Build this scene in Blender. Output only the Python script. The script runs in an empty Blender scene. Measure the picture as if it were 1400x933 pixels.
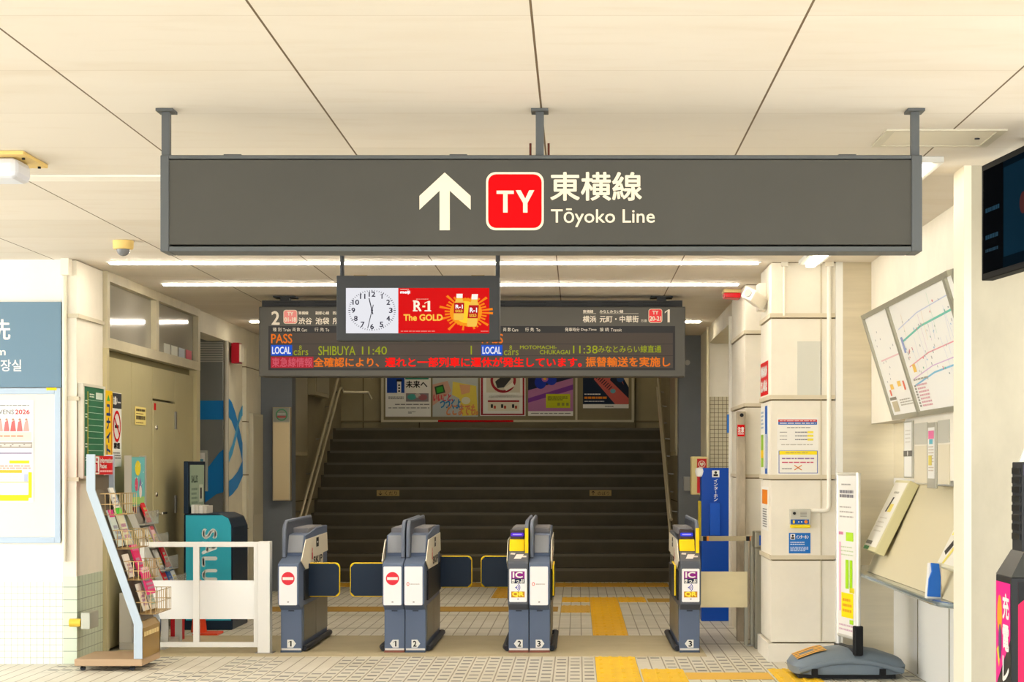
import bpy, bmesh, math, random
from mathutils import Vector, Matrix
random.seed(7)
C = bpy.context.scene
COL = C.collection
F, CX, CY, H = 2700.0, 790.0, 637.0, 1.45          # focal length in px (1400 px frame), principal point, eye height
# ------------------------------------------------------------------ camera, world, light, exposure
cam = bpy.data.cameras.new('camera'); cam.sensor_width = 36; cam.lens = 36 * F / 1400
cam.shift_x = -90 / 1400; cam.shift_y = 170.5 / 1400; cam.clip_end = 200
co = bpy.data.objects.new('camera', cam); co.location = (0, 0, H); co.rotation_euler = (math.pi / 2, 0, 0)
COL.objects.link(co); C.camera = co
W = bpy.data.worlds.new('daylight'); W.use_nodes = True; C.world = W
W.node_tree.nodes['Background'].inputs[0].default_value = (0.975, 0.99, 1.0, 1)
W.node_tree.nodes['Background'].inputs[1].default_value = 5.2
sl = bpy.data.lights.new('sun', 'SUN'); sl.energy = 7; sl.color = (1, .97, .93); sl.angle = .02
so = bpy.data.objects.new('sun', sl); so.rotation_euler = (math.radians(38), 0, math.radians(-20)); COL.objects.link(so)
C.view_settings.view_transform = 'Standard'; C.view_settings.look = 'None'
C.view_settings.exposure = 0.0; C.view_settings.gamma = 1; C.view_settings.use_curve_mapping = False

# ------------------------------------------------------------------ materials
def lin(c):
    c = c / 255
    return c / 12.92 if c < .04045 else ((c + .055) / 1.055) ** 2.4
def rgb(h): return tuple(lin(int(h[i:i + 2], 16)) for i in (0, 2, 4)) + (1,)
MATS = {}
def M(hexc, rough=.55, metal=0., emit=0., noise=0., scale=4., stretch=(1, 1, 1), alpha=1., spec=.22):
    key = (hexc, rough, metal, emit, noise, scale, stretch, alpha, spec)
    if key in MATS: return MATS[key]
    m = bpy.data.materials.new('material_' + hexc); m.use_nodes = True
    nt = m.node_tree; b = nt.nodes['Principled BSDF']; c = rgb(hexc)
    b.inputs['Base Color'].default_value = c; b.inputs['Roughness'].default_value = rough
    b.inputs['Metallic'].default_value = metal; b.inputs['Specular IOR Level'].default_value = spec
    if alpha < 1: b.inputs['Alpha'].default_value = alpha
    if emit:
        b.inputs['Emission Color'].default_value = c; b.inputs['Emission Strength'].default_value = emit
        b.inputs['Base Color'].default_value = (.01, .01, .01, 1); b.inputs['Specular IOR Level'].default_value = 0
    if noise:
        g = nt.nodes.new('ShaderNodeNewGeometry'); mp = nt.nodes.new('ShaderNodeMapping'); mp.inputs['Scale'].default_value = stretch
        n = nt.nodes.new('ShaderNodeTexNoise'); n.inputs['Scale'].default_value = scale; n.inputs['Detail'].default_value = 5; n.inputs['Roughness'].default_value = .62
        r = nt.nodes.new('ShaderNodeValToRGB'); e = r.color_ramp.elements
        e[0].position = .32; e[1].position = .68
        e[0].color = tuple(x * (1 - noise) for x in c[:3]) + (1,); e[1].color = tuple(min(.95, x * (1 + noise * .6)) for x in c[:3]) + (1,)
        L = nt.links.new
        L(g.outputs['Position'], mp.inputs[0]); L(mp.outputs[0], n.inputs['Vector']); L(n.outputs['Fac'], r.inputs[0]); L(r.outputs[0], b.inputs['Base Color'])
    MATS[key] = m
    return m

class NT:                                              # tiny helper for position driven pattern materials
    def __init__(s, name, rough=.5, metal=0):
        s.m = bpy.data.materials.new(name); s.m.use_nodes = True; s.t = s.m.node_tree; s.b = s.t.nodes['Principled BSDF']
        s.b.inputs['Roughness'].default_value = rough; s.b.inputs['Metallic'].default_value = metal
        g = s.t.nodes.new('ShaderNodeNewGeometry'); sp = s.t.nodes.new('ShaderNodeSeparateXYZ'); s.t.links.new(g.outputs['Position'], sp.inputs[0])
        s.pos = g.outputs['Position']; s.x, s.y, s.z = sp.outputs
    def o(s, op, a, b=0., c=0.):
        n = s.t.nodes.new('ShaderNodeMath'); n.operation = op
        for i, v in enumerate((a, b, c)):
            if isinstance(v, (int, float)): n.inputs[i].default_value = v
            else: s.t.links.new(v, n.inputs[i])
        return n.outputs[0]
    def line(s, v, pitch, off, w):                     # 1 on joints
        f = s.o('FRACT', s.o('DIVIDE', s.o('SUBTRACT', v, off - w / 2), pitch))
        return s.o('LESS_THAN', f, w / pitch)
    def cell(s, v, pitch, off): return s.o('FLOOR', s.o('DIVIDE', s.o('SUBTRACT', v, off), pitch))
    def noise(s, scale, stretch=(1, 1, 1), detail=4):
        mp = s.t.nodes.new('ShaderNodeMapping'); mp.inputs['Scale'].default_value = stretch
        n = s.t.nodes.new('ShaderNodeTexNoise'); n.inputs['Scale'].default_value = scale; n.inputs['Detail'].default_value = detail
        s.t.links.new(s.pos, mp.inputs[0]); s.t.links.new(mp.outputs[0], n.inputs['Vector']); return n.outputs['Fac']
    def white(s, *v):
        cb = s.t.nodes.new('ShaderNodeCombineXYZ')
        for i, q in enumerate(v):
            if isinstance(q, (int, float)): cb.inputs[i].default_value = q
            else: s.t.links.new(q, cb.inputs[i])
        n = s.t.nodes.new('ShaderNodeTexWhiteNoise'); n.noise_dimensions = '3D'; s.t.links.new(cb.outputs[0], n.inputs['Vector']); return n.outputs['Value']
    def mix(s, f, a, b):
        n = s.t.nodes.new('ShaderNodeMix'); n.data_type = 'RGBA'
        for i, v in ((0, f), (6, a), (7, b)):
            if isinstance(v, (int, float, tuple)): n.inputs[i].default_value = v
            else: s.t.links.new(v, n.inputs[i])
        return n.outputs[2]
    def out(s, c): s.t.links.new(c, s.b.inputs['Base Color']); return s.m
    def ramp(s, v, lo, hi):
        n = s.t.nodes.new('ShaderNodeMapRange'); n.inputs[1].default_value = lo; n.inputs[2].default_value = hi; s.t.links.new(v, n.inputs[0]); return n.outputs[0]

def floor_material():
    t = NT('floor_tiles', .45)
    col = t.cell(t.x, .1, .13)
    ph = t.o('MULTIPLY', t.white(col, 3.1, 0), .23)
    yy = t.o('ADD', t.y, ph)
    dash = t.o('MULTIPLY', t.line(yy, .232, 0, .078), t.o('LESS_THAN', t.o('ABSOLUTE', t.o('SUBTRACT', t.o('FRACT', t.o('DIVIDE', t.o('SUBTRACT', t.x, .13), .1)), .5)), .33))
    near = t.o('LESS_THAN', t.y, 15.0)
    keep = t.o('GREATER_THAN', t.white(t.cell(t.x, .4, .23), t.cell(yy, .93, 0), 1), .33)
    dash = t.o('MULTIPLY', t.o('MULTIPLY', dash, near), keep)
    dash = t.o('MULTIPLY', dash, t.o('ADD', .55, t.o('MULTIPLY', t.white(col, t.cell(yy, .232, 0), 7), .4)))
    far = t.o('SUBTRACT', 1, near)
    rows = t.o('MULTIPLY', t.line(t.y, 1.55, 17.6, .10), far)
    rows = t.o('MULTIPLY', rows, .45)
    n1 = t.noise(1.2); n2 = t.noise(14, (1, .3, 1))
    tile = t.mix(t.white(col, t.cell(t.y, .31, 0), 2), rgb('DCD7C8'), rgb('E4DFD1'))
    tile = t.mix(t.o('MULTIPLY', t.ramp(n1, .45, .7), .35), tile, rgb('C2B89C'))
    tile = t.mix(t.o('MULTIPLY', t.ramp(n2, .5, .8), .25), tile, rgb('B8B09C'))
    tile = t.mix(dash, tile, rgb('4A4D48')); tile = t.mix(rows, tile, rgb('6B6A4C'))
    jy = t.o('MULTIPLY', t.line(t.y, .31, 0, .012), t.o('ADD', .06, t.o('MULTIPLY', far, .3)))
    tile = t.mix(jy, tile, rgb('8C8268'))
    return t.out(t.mix(t.o('MULTIPLY', t.line(t.x, .1, .13, .009), .85), tile, rgb('84765A')))
def ceiling_material():
    t = NT('ceiling_boards', .7)
    n1 = t.noise(.9, (1, 2.2, 1)); n2 = t.noise(5, (.5, 2, 1))
    c = t.mix(t.white(t.cell(t.x, .917, -.154), t.cell(t.y, .915, 6.6), 0), rgb('DED6C9'), rgb('E6DED2'))
    c = t.mix(t.o('MULTIPLY', t.ramp(n1, .5, .75), .35), c, rgb('CFC0A8'))
    c = t.mix(t.o('MULTIPLY', t.ramp(n2, .55, .8), .2), c, rgb('C6B598'))
    c = t.mix(t.o('MULTIPLY', t.line(t.y, .915, 6.6, .006), .4), c, rgb('A38E6C'))
    return t.out(t.mix(t.line(t.x, .917, -.154, .0085), c, rgb('665236')))
def tile_material(name, axis, pitch, tile_c, grout_c, w=.004):
    t = NT(name, .3)
    a = {'x': t.x, 'y': t.y}[axis]
    j = t.o('MAXIMUM', t.line(a, pitch, 0, w), t.line(t.z, pitch, .0, w))
    c = t.mix(t.white(t.cell(a, pitch, 0), t.cell(t.z, pitch, 0), 0), rgb(tile_c), tuple(min(1, v * 1.06) for v in rgb(tile_c)[:3]) + (1,))
    return t.out(t.mix(j, c, rgb(grout_c)))
FLOOR, CEIL = floor_material(), ceiling_material()
TILE_X = tile_material('wall_tiles_front', 'x', .047, 'E4E8DE', 'B2B6A8')
TILE_Y = tile_material('wall_tiles_side', 'y', .094, 'CDD8C2', '8E9A86', .006)
TILE_B = tile_material('recess_tiles', 'x', .045, 'C9BFA0', '5E4D34', .005)
PLASTER = M('F5F2E9', .7, noise=.05, scale=1.5)
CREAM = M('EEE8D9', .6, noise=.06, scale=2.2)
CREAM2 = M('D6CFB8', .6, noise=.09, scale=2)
TAN = M('B8AF86', .5, noise=.06, scale=1.2)
PILLAR = M('BDB6A2', .8, noise=.12, scale=3, stretch=(1, 1, .5))
STAINLESS = M('D2C9B2', .32, 1, noise=.1, scale=2, stretch=(.4, .4, 6))
STEEL = M('C9C6BE', .25, 1)
STEELD = M('8F8C84', .35, 1)
ALU = M('D5D3CC', .4, .6)
WHITE = M('EDEDE8', .4); PAPER = M('EFEDE6', .7); BLACK = M('17181A', .5); DARK = M('2C2E31', .5)
SIGNGREY = M('4C4B46', .6, noise=.05, scale=2, spec=.1); FRAMEGREY = M('555859', .45, .2); CASEGREY = M('44474A', .5, spec=.15)
COLGREY = M('6E7378', .6, noise=.08, scale=2)
RED = M('CC0008', .6, spec=.08); DRED = M('9C1020', .4); YEL = M('FFD400', .45); BLUE = M('0B4DA8', .4); LBLUE = M('2E74C8', .45)
CREAMW = M('E3D7BF', .55, spec=.1); GREYTXT = M('777777', .6); ORANGE = M('F08A1E', .5); PINK = M('F23A8C', .5); GREEN = M('3BA84A', .5)
CONC = M('C2B594', .75, noise=.08, scale=2.5)

# ------------------------------------------------------------------ mesh helpers
_glyph = {}
def glyphs(s):
    if s in _glyph: return _glyph[s]
    c = bpy.data.curves.new('text', 'FONT'); c.body = s; c.size = 1; c.resolution_u = 3
    o = bpy.data.objects.new('text', c); COL.objects.link(o); bpy.context.view_layer.update()
    m = bpy.data.meshes.new_from_object(o.evaluated_get(bpy.context.evaluated_depsgraph_get()))
    v = [(p.co.x, p.co.y) for p in m.vertices]; f = [tuple(p.vertices) for p in m.polygons]
    bpy.data.objects.remove(o); bpy.data.curves.remove(c); bpy.data.meshes.remove(m)
    x0 = min(p[0] for p in v); x1 = max(p[0] for p in v); y0 = min(p[1] for p in v); y1 = max(p[1] for p in v)
    _glyph[s] = (v, f, x0, x1, y0, y1)
    return _glyph[s]

class MB:
    def __init__(s, org=(0, 0, 0)):
        s.org = Vector(org); s.v = []; s.f = []; s.mi = []; s.mats = []; s.X = None
    def mat(s, m):
        if m not in s.mats: s.mats.append(m)
        return s.mats.index(m)
    def add(s, verts, faces, m):
        b = len(s.v); k = s.mat(m)
        for p in verts:
            p = Vector(p)
            if s.X is not None: p = s.X @ p
            s.v.append(p - s.org)
        for f in faces: s.f.append(tuple(b + i for i in f)); s.mi.append(k)
    def box(s, a, b, m):
        x0, x1 = sorted((a[0], b[0])); y0, y1 = sorted((a[1], b[1])); z0, z1 = sorted((a[2], b[2]))
        s.add([(x0, y0, z0), (x1, y0, z0), (x1, y1, z0), (x0, y1, z0), (x0, y0, z1), (x1, y0, z1), (x1, y1, z1), (x0, y1, z1)],
              [(3, 2, 1, 0), (4, 5, 6, 7), (0, 1, 5, 4), (1, 2, 6, 5), (2, 3, 7, 6), (3, 0, 4, 7)], m); return s
    def prism(s, pts, vec, m):
        n = len(pts); vec = Vector(vec); p = [Vector(q) for q in pts]
        s.add(p + [q + vec for q in p], [tuple(range(n))[::-1], tuple(range(n, 2 * n))] + [(i, (i + 1) % n, n + (i + 1) % n, n + i) for i in range(n)], m); return s
    def frame(s, fn, u0, v0, u1, v1, wl, wr, wb, wt, m):
        """four bars that meet without overlapping; fn(u0, v0, u1, v1) -> box corners"""
        for r in ((u0, v0, u0 + wl, v1), (u1 - wr, v0, u1, v1), (u0 + wl, v0, u1 - wr, v0 + wb), (u0 + wl, v1 - wt, u1 - wr, v1)):
            a, b = fn(*r); s.box(a, b, m)
        return s
    def yz(s, prof, x0, x1, m): return s.prism([(x0, y, z) for y, z in prof], (x1 - x0, 0, 0), m)
    def xz(s, prof, y0, y1, m): return s.prism([(x, y0, z) for x, z in prof], (0, y1 - y0, 0), m)
    def xy(s, prof, z0, z1, m): return s.prism([(x, y, z0) for x, y in prof], (0, 0, z1 - z0), m)
    def tube(s, pts, r, m, n=8, closed=False):
        P = [Vector(p) for p in pts]; k = len(P); vs = []; up = None
        for i, p in enumerate(P):
            a = P[(i - 1) % k] if (closed or i) else p; b = P[(i + 1) % k] if (closed or i < k - 1) else p
            t = (b - a).normalized()
            if up is None:
                up = Vector((0, 0, 1)) if abs(t.z) < .9 else Vector((1, 0, 0))
            u = up - t * up.dot(t)
            if u.length < 1e-4: u = t.orthogonal()
            u.normalize(); up = u; w = t.cross(u)
            vs += [p + (u * math.cos(2 * math.pi * j / n) + w * math.sin(2 * math.pi * j / n)) * r for j in range(n)]
        fs = []
        for i in range(k if closed else k - 1):
            a = i * n; b = ((i + 1) % k) * n
            fs += [(a + j, a + (j + 1) % n, b + (j + 1) % n, b + j) for j in range(n)]
        if not closed: fs += [tuple(range(n))[::-1], tuple(range((k - 1) * n, k * n))]
        s.add(vs, fs, m); return s
    def lathe(s, c, prof, m, n=20, axis='z'):
        vs = []; c = Vector(c)
        for r, h in prof:
            for j in range(n):
                a = 2 * math.pi * j / n; q = (r * math.cos(a), r * math.sin(a), h)
                if axis == 'y': q = (q[0], q[2], q[1])
                if axis == 'x': q = (q[2], q[0], q[1])
                vs.append(c + Vector(q))
        k = len(prof); fs = [(i * n + j, i * n + (j + 1) % n, (i + 1) * n + (j + 1) % n, (i + 1) * n + j) for i in range(k - 1) for j in range(n)]
        fs += [tuple(range(n))[::-1], tuple(range((k - 1) * n, k * n))]
        s.add(vs, fs, m); return s
    def build(s, name, parent=None, bevel=0, smooth=False, label=None, cat=None, group=None, kind=None, recalc=True):
        me = bpy.data.meshes.new(name); me.from_pydata(s.v, [], s.f)
        for m in s.mats: me.materials.append(m)
        me.polygons.foreach_set('material_index', s.mi)
        if recalc:
            bm = bmesh.new(); bm.from_mesh(me); bmesh.ops.recalc_face_normals(bm, faces=bm.faces); bm.to_mesh(me); bm.free()
        if smooth:
            me.polygons.foreach_set('use_smooth', [True] * len(me.polygons)); me.set_sharp_from_angle(angle=math.radians(38))
        me.update()
        o = bpy.data.objects.new(name, me); COL.objects.link(o)
        if parent is not None: o.parent = parent
        else: o.location = s.org
        if bevel:
            b = o.modifiers.new('bevel', 'BEVEL'); b.width = bevel; b.segments = 2; b.limit_method = 'ANGLE'
        return tag(o, label, cat, group, kind)
def tag(o, label=None, cat=None, group=None, kind=None):
    for k, v in (('label', label), ('category', cat), ('group', group), ('kind', kind)):
        if v: o[k] = v
    return o
def thing(name, label, cat, loc=(0, 0, 0), group=None):
    o = bpy.data.objects.new(name, None); o.empty_display_size = .1; COL.objects.link(o); o.location = loc
    return tag(o, label, cat, group)
def struct(mb, name, **k): return mb.build(name, kind='structure', **k)

class Art(MB):
    """flat print: layers of shapes and lettering, a fraction of a millimetre apart"""
    def __init__(s, O, U, V, sc=1., px=False, org=(0, 0, 0), d=.0009):
        super().__init__(org); s.O = Vector(O); s.U = Vector(U).normalized(); s.V = Vector(V).normalized(); s.N = s.U.cross(s.V); s.sc = sc; s.px = px; s.d = d; s.lay = 0
    def q(s, u, v, lay):
        if s.px: u, v = u - CX, CY - v
        return s.O + s.U * (u * s.sc) + s.V * (v * s.sc) + s.N * (s.d * (lay + 1))
    def poly(s, pts, m, lay=0): s.add([s.q(u, v, lay) for u, v in pts], [tuple(range(len(pts)))], m); return s
    def rect(s, u0, v0, u1, v1, m, lay=0): return s.poly([(u0, v0), (u1, v0), (u1, v1), (u0, v1)], m, lay)
    def rr(s, u0, v0, u1, v1, r, m, lay=0):
        u0, u1 = sorted((u0, u1)); v0, v1 = sorted((v0, v1)); pts = []
        for cx, cy, a0 in ((u1 - r, v1 - r, 0), (u0 + r, v1 - r, 90), (u0 + r, v0 + r, 180), (u1 - r, v0 + r, 270)):
            pts += [(cx + r * math.cos(math.radians(a0 + i * 15)), cy + r * math.sin(math.radians(a0 + i * 15))) for i in range(7)]
        return s.poly(pts, m, lay)
    def disc(s, u, v, r, m, lay=0, ry=None, n=28):
        ry = ry or r
        return s.poly([(u + r * math.cos(2 * math.pi * i / n), v + ry * math.sin(2 * math.pi * i / n)) for i in range(n)], m, lay)
    def ring(s, u, v, r0, r1, m, lay=0, a0=0, a1=360, n=28, k=1.):
        for i in range(n):
            t0 = math.radians(a0 + (a1 - a0) * i / n); t1 = math.radians(a0 + (a1 - a0) * (i + 1) / n)
            s.poly([(u + r0 * math.cos(t0), v + k * r0 * math.sin(t0)), (u + r1 * math.cos(t0), v + k * r1 * math.sin(t0)), (u + r1 * math.cos(t1), v + k * r1 * math.sin(t1)), (u + r0 * math.cos(t1), v + k * r0 * math.sin(t1))], m, lay)
        return s
    def seg(s, a, b, w, m, lay=0):
        dx, dy = b[0] - a[0], b[1] - a[1]; l = math.hypot(dx, dy) or 1; nx, ny = -dy / l * w / 2, dx / l * w / 2
        return s.poly([(a[0] + nx, a[1] + ny), (b[0] + nx, b[1] + ny), (b[0] - nx, b[1] - ny), (a[0] - nx, a[1] - ny)], m, lay)
    def text(s, t, u0, v0, u1, v1, m, lay=1, bold=0, skew=0):
        """lettering stretched to the box (u0,v0 bottom left) - (u1,v1 top right); bold in box units"""
        v, f, x0, x1, y0, y1 = glyphs(t)
        cop = [(0, 0)] if not bold else [(0, 0)] + [(bold * math.cos(a), bold * math.sin(a)) for a in (.4, 1.97, 3.54, 5.11)]
        for k, (dx, dy) in enumerate(cop):
            s.add([s.q(u0 + (x - x0) / (x1 - x0) * (u1 - u0) + dx + skew * (y - y0) / (y1 - y0) * (u1 - u0), v0 + (y - y0) / (y1 - y0) * (v1 - v0) + dy, lay + k * .12) for x, y in v], f, m)
        return s
    def one(s, u0, v0, u1, v1, m, lay=1):
        w, h = u1 - u0, v1 - v0
        s.poly([(u0 + .52 * w, v0), (u1 - .1 * w, v0), (u1 - .1 * w, v1), (u0 + .62 * w, v1), (u0 + .52 * w, v0 + .93 * h)], m, lay)
        return s.poly([(u0 + .53 * w, v0 + .90 * h), (u0 + .66 * w, v1), (u0 + .05 * w, v0 + .82 * h), (u0 + .05 * w, v0 + .70 * h)], m, lay + .2)
    def lines(s, u0, v0, u1, v1, n, m, lay=1, fill=.5, brk=True):
        """rows of print too small to read in the photograph"""
        for i in range(n):
            c = v0 + (v1 - v0) * (i + .5) / n; h = (v1 - v0) / n * fill / 2; u = u0; L = u1 - u0
            end = u1 - (random.random() * .3 * L if i % 3 == 2 else 0)
            while u < end - .02 * L:
                w = min(L * (random.uniform(.06, .2) if brk else 1), end - u)
                s.rect(u, c - h, u + w, c + h, m, lay); u += w + L * .025
        return s
    def build(s, name, parent=None, **k): return super().build(name, parent, recalc=False, **k)
def front(Y, org=(0, 0, 0)): return Art((0, Y, H), (1, 0, 0), (0, 0, 1), Y / F, True, org)
def onleft(X, org=(0, 0, 0)): return Art((X, 0, 0), (0, 1, 0), (0, 0, 1), 1, False, org)          # wall on the left, faces +X: (u, v) = (Y, Z)
def onright(X, org=(0, 0, 0)): return Art((X, 0, 0), (0, -1, 0), (0, 0, 1), 1, False, org)        # wall on the right, faces -X: (u, v) = (-Y, Z)
def P(x, y, Y): return ((x - CX) * Y / F, Y, H + (CY - y) * Y / F)
def px(x, Y): return (x - CX) * Y / F
def pz(y, Y): return H + (CY - y) * Y / F
def py(x, X): return X * F / (x - CX)                                                             # depth at which plane X shows at column x
def PX(X, x, y): Y = py(x, X); return (Y, pz(y, Y))
def B(a, b, m, name, **k): return MB().box(a, b, m).build(name, **k)

ZC = 2.955; XL = -3.66; YL = 14.42
# ------------------------------------------------------------------ setting
struct(MB().box((-12, -14, -.06), (9, 29.5, 0), FLOOR), 'floor')
def ceil_holes():
    m = MB(); m.box((-7.5, -1, ZC), (5.2, 24.7, ZC + .12), CEIL); return m
struct(ceil_holes(), 'ceiling')
struct(MB().box((-12, 10.2, ZC - .012), (-1.2, 10.37, ZC - .001), M('F4F0E6', .5)), 'trim_1')
struct(MB().box((-3.6, 14.98, 0), (.98, 16.8, .004), CONC), 'floor_plinth')
# left front wall with mosaic dado
struct(MB().box((-12, YL, 0), (XL - .101, YL + .3, ZC), PLASTER), 'wall_left')
struct(MB().box((-12, YL - .006, 0), (XL - .01, YL - .0005, .60), TILE_X), 'trim_2')
def cladding(name, x0, x1, y0, y1, side, m, zs=(.752, 1.347, 1.937, 2.542), base=None, z0=0):
    mb = MB(); cuts = [z0] + list(zs) + [ZC]
    for a, b in zip(cuts[:-1], cuts[1:]): mb.box((x0, y0, a + .006), (x1, y1, b - .006), m)
    mb.box((x0 + .012, y0 + .012, z0), (x1 - .012, y1 - .012, ZC), M('7A6B4C', .8))
    o = struct(mb, name)
    return o
cladding('column_left', XL - .1, XL, YL - .004, 15.215, 1, CREAM, zs=(1.347, 1.937, 2.542))
for z in (1.94, 2.545, 1.35): struct(MB().box((XL - .09, YL - .02, z - .014), (XL + .02, 15.2, z + .014), M('CFC6AE', .5)), 'trim_3')
struct(MB().box((XL - .095, YL - .0075, 0), (XL + .004, 15.2, .64), TILE_Y), 'trim_4')
# left side wall with door panels
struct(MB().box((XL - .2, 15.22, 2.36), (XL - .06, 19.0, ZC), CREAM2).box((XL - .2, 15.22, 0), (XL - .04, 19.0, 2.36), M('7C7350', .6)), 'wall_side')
pan = MB()
for a, b in ((15.3, 16.2), (16.2, 17.0), (17.93, 18.8)): pan.box((XL - .05, a + .006, .02), (XL, b - .006, 2.30), TAN)
pan.box((XL - .05, 17.006, 2.03), (XL, 17.924, 2.30), TAN)
pan.box((XL - .05, 18.8, 0), (XL + .03, 18.98, 2.36), M('C6BB93', .5)); pan.box((XL - .05, 15.22, 0), (XL + .03, 15.3, 2.36), M('C6BB93', .5))
struct(pan, 'wall_panelling')
d = MB().box((XL - .05, 17.012, .02), (XL + .004, 17.918, 2.01), TAN); do = struct(d, 'door_1', bevel=.004)
MB().lathe((XL + .004, 17.14, 1.036), [(.03, 0), (.03, .012), (.014, .014), (.014, .05)], STEEL, 14, 'x').tube([(XL + .05, 17.14, 1.036), (XL + .055, 17.3, 1.036)], .011, STEEL).build('handle', do, smooth=True)
MB().lathe((XL + .004, 17.12, 1.2), [(.024, 0), (.02, .012)], STEEL, 14, 'x').build('lock', do)
MB().lathe((XL + .004, 17.12, 1.78), [(.024, 0), (.02, .012)], STEEL, 14, 'x').build('lock', do)
for z in (1.1, 1.86): MB().box((XL, 17.9, z - .08), (XL + .02, 17.945, z + .08), STEELD).build('hinge', do)
fr = MB(); FRM = M('C9C0A4', .5, noise=.1)
fr.frame(lambda a, b, c, d: ((XL - .059, a, b), (XL + .031, c, d)), 15.24, 2.362, 18.985, ZC - .001, .08, .1, .08, .075, FRM)
fr.box((XL - .059, 17.02, 2.442), (XL + .03, 17.12, 2.88), FRM)
wo = struct(fr, 'window_1')
GL = M('A5A196', .09, spec=.45)
MB().box((XL - .03, 15.3, 2.43), (XL - .02, 17.05, 2.9), GL).build('pane', wo)
MB().box((XL - .03, 17.1, 2.43), (XL - .02, 18.9, 2.9), GL).build('pane', wo)
# opening with the blue mural behind it
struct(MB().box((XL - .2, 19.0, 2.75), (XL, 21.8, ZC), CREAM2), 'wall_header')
MUR = M('7E7F7A', .6)
struct(MB().box((-6, 20.6, 0), (-3.705, 20.75, 2.955), MUR).box((-3.86, 20.76, 0), (-3.705, 21.795, 2.745), CREAM2), 'wall_mural')
struct(MB().box((-6.1, 15.2, 0), (-6, 20.8, ZC), CREAM2), 'wall_recess')
MBL = M('0A7CC4', .5); LBL = M('3E9ED0', .5); WDOT = M('B9B6AA', .6)
a = front(20.6)
a.rect(268, 548, 310.5, 574, MBL, 2)
a.poly([(268, 700), (268, 668), (284, 640), (300, 619), (310.5, 611), (310.5, 672), (296, 676), (280, 688)], MBL, 2)
for i in range(9): a.rect(268, 468 + i * 3.2, 310.5, 469.6 + i * 3.2, WDOT, 1)
struct(a, 'trim_5')
a = onleft(-3.704)
def ML(x, y): return PX(-3.70, x, y)
def ribbon(pts, w, m, lay):
    for (p, q) in zip(pts[:-1], pts[1:]):
        a.poly([ML(p[0], p[1] - w), ML(q[0], q[1] - w), ML(q[0], q[1] + w), ML(p[0], p[1] + w)], m, lay)
ribbon([(313, 558), (317, 563), (322, 577), (327, 597), (332, 620), (337, 655)], 13, MBL, 2)
ribbon([(337, 562), (331, 562), (327, 572), (323, 594), (318, 614), (313, 626)], 7, LBL, 3)
ribbon([(337, 622), (332, 640), (325, 656), (318, 665), (313, 669)], 11, MBL, 4)
struct(a, 'trim_6')
# wall further in, grey columns flanking the stair
cladding('wall_inner', XL - .3, XL, 21.8, 22.8, 1, CREAM2)
struct(MB().box((-3.66, 22.8, 0), (-3.30, 23.1, ZC), COLGREY), 'column_grey')
struct(MB().box((1.165, 22.8, 0), (1.9, 23.1, ZC), COLGREY), 'column_dark')
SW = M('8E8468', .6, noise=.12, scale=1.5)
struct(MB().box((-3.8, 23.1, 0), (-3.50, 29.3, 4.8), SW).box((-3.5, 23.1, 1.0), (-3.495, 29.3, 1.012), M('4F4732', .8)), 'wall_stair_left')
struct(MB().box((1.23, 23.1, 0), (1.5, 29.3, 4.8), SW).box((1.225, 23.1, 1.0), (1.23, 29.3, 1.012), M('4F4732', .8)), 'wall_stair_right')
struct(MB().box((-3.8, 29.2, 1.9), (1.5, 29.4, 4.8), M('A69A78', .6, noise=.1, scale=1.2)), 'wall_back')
for x in (-3.18, -2.35, .85): struct(MB().box((x, 29.19, 1.98), (x + .012, 29.2, 3.4), M('5E5438', .8)), 'trim_7')
struct(MB().box((-3.5, 29.185, 2.09), (1.23, 29.2, 2.115), M('7A6E50', .7)), 'trim_8')
struct(MB().box((-3.8, 24.7, 4.8), (1.5, 29.4, 4.9), CREAM2).box((-3.8, 24.6, ZC), (1.5, 24.72, 4.9), CREAM2), 'ceiling_stair')
STEP = M('554D3A', .6, noise=.15, scale=3); NOSE = M('6A6250', .4); 
st = MB(); R_, T_ = .1655, .33; prof = [(24.6, 0)]
for n in range(12): prof += [(24.6 + T_ * n, R_ * (n + 1)), (24.6 + T_ * (n + 1), R_ * (n + 1))]
prof = prof[:-1] + [(29.2, 12 * R_), (29.2, 0)]
st.yz(prof, -3.5, 1.23, STEP); so_ = struct(st, 'staircase')
for n in range(12): MB().box((-3.46, 24.6 + T_ * n - .012, R_ * (n + 1) - .03), (1.19, 24.6 + T_ * n + .05, R_ * (n + 1) + .004), NOSE).build('nosing', so_)
# right side: column, second column, recess
cladding('column_right', 1.43, 1.905, 14.6, 15.42, -1, CREAM, z0=.14)
struct(MB().box((1.405, 14.575, 0), (1.905, 15.45, .135), CREAM), 'baseboard_right')
for z in (.752, 1.347, 1.937, 2.542): struct(MB().box((1.418, 14.588, z + .004), (1.9, 15.43, z + .035), M('D8CDB4', .5)), 'trim_9')
struct(MB().box((1.795, 14.594, .15), (1.80, 14.6, ZC), M('B7AB8A', .7)), 'trim_10')
cladding('column_inner', 1.39, 2.2, 16.4, 17.8, -1, CREAM, zs=(1.347, 1.937, 2.542))
for z in (1.347, 1.937, 2.542): struct(MB().box((1.378, 16.388, z + .004), (2.2, 17.8, z + .032), M('D8CDB4', .5)), 'trim_11')
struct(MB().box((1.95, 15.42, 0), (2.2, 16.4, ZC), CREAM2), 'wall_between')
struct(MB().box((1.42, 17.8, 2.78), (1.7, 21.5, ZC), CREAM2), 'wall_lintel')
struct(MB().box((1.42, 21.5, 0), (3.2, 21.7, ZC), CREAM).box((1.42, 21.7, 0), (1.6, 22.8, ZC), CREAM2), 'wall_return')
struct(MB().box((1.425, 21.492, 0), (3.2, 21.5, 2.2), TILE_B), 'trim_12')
struct(MB().box((3.2, 17.8, 0), (3.3, 21.7, ZC), CREAM2), 'wall_niche')
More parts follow.
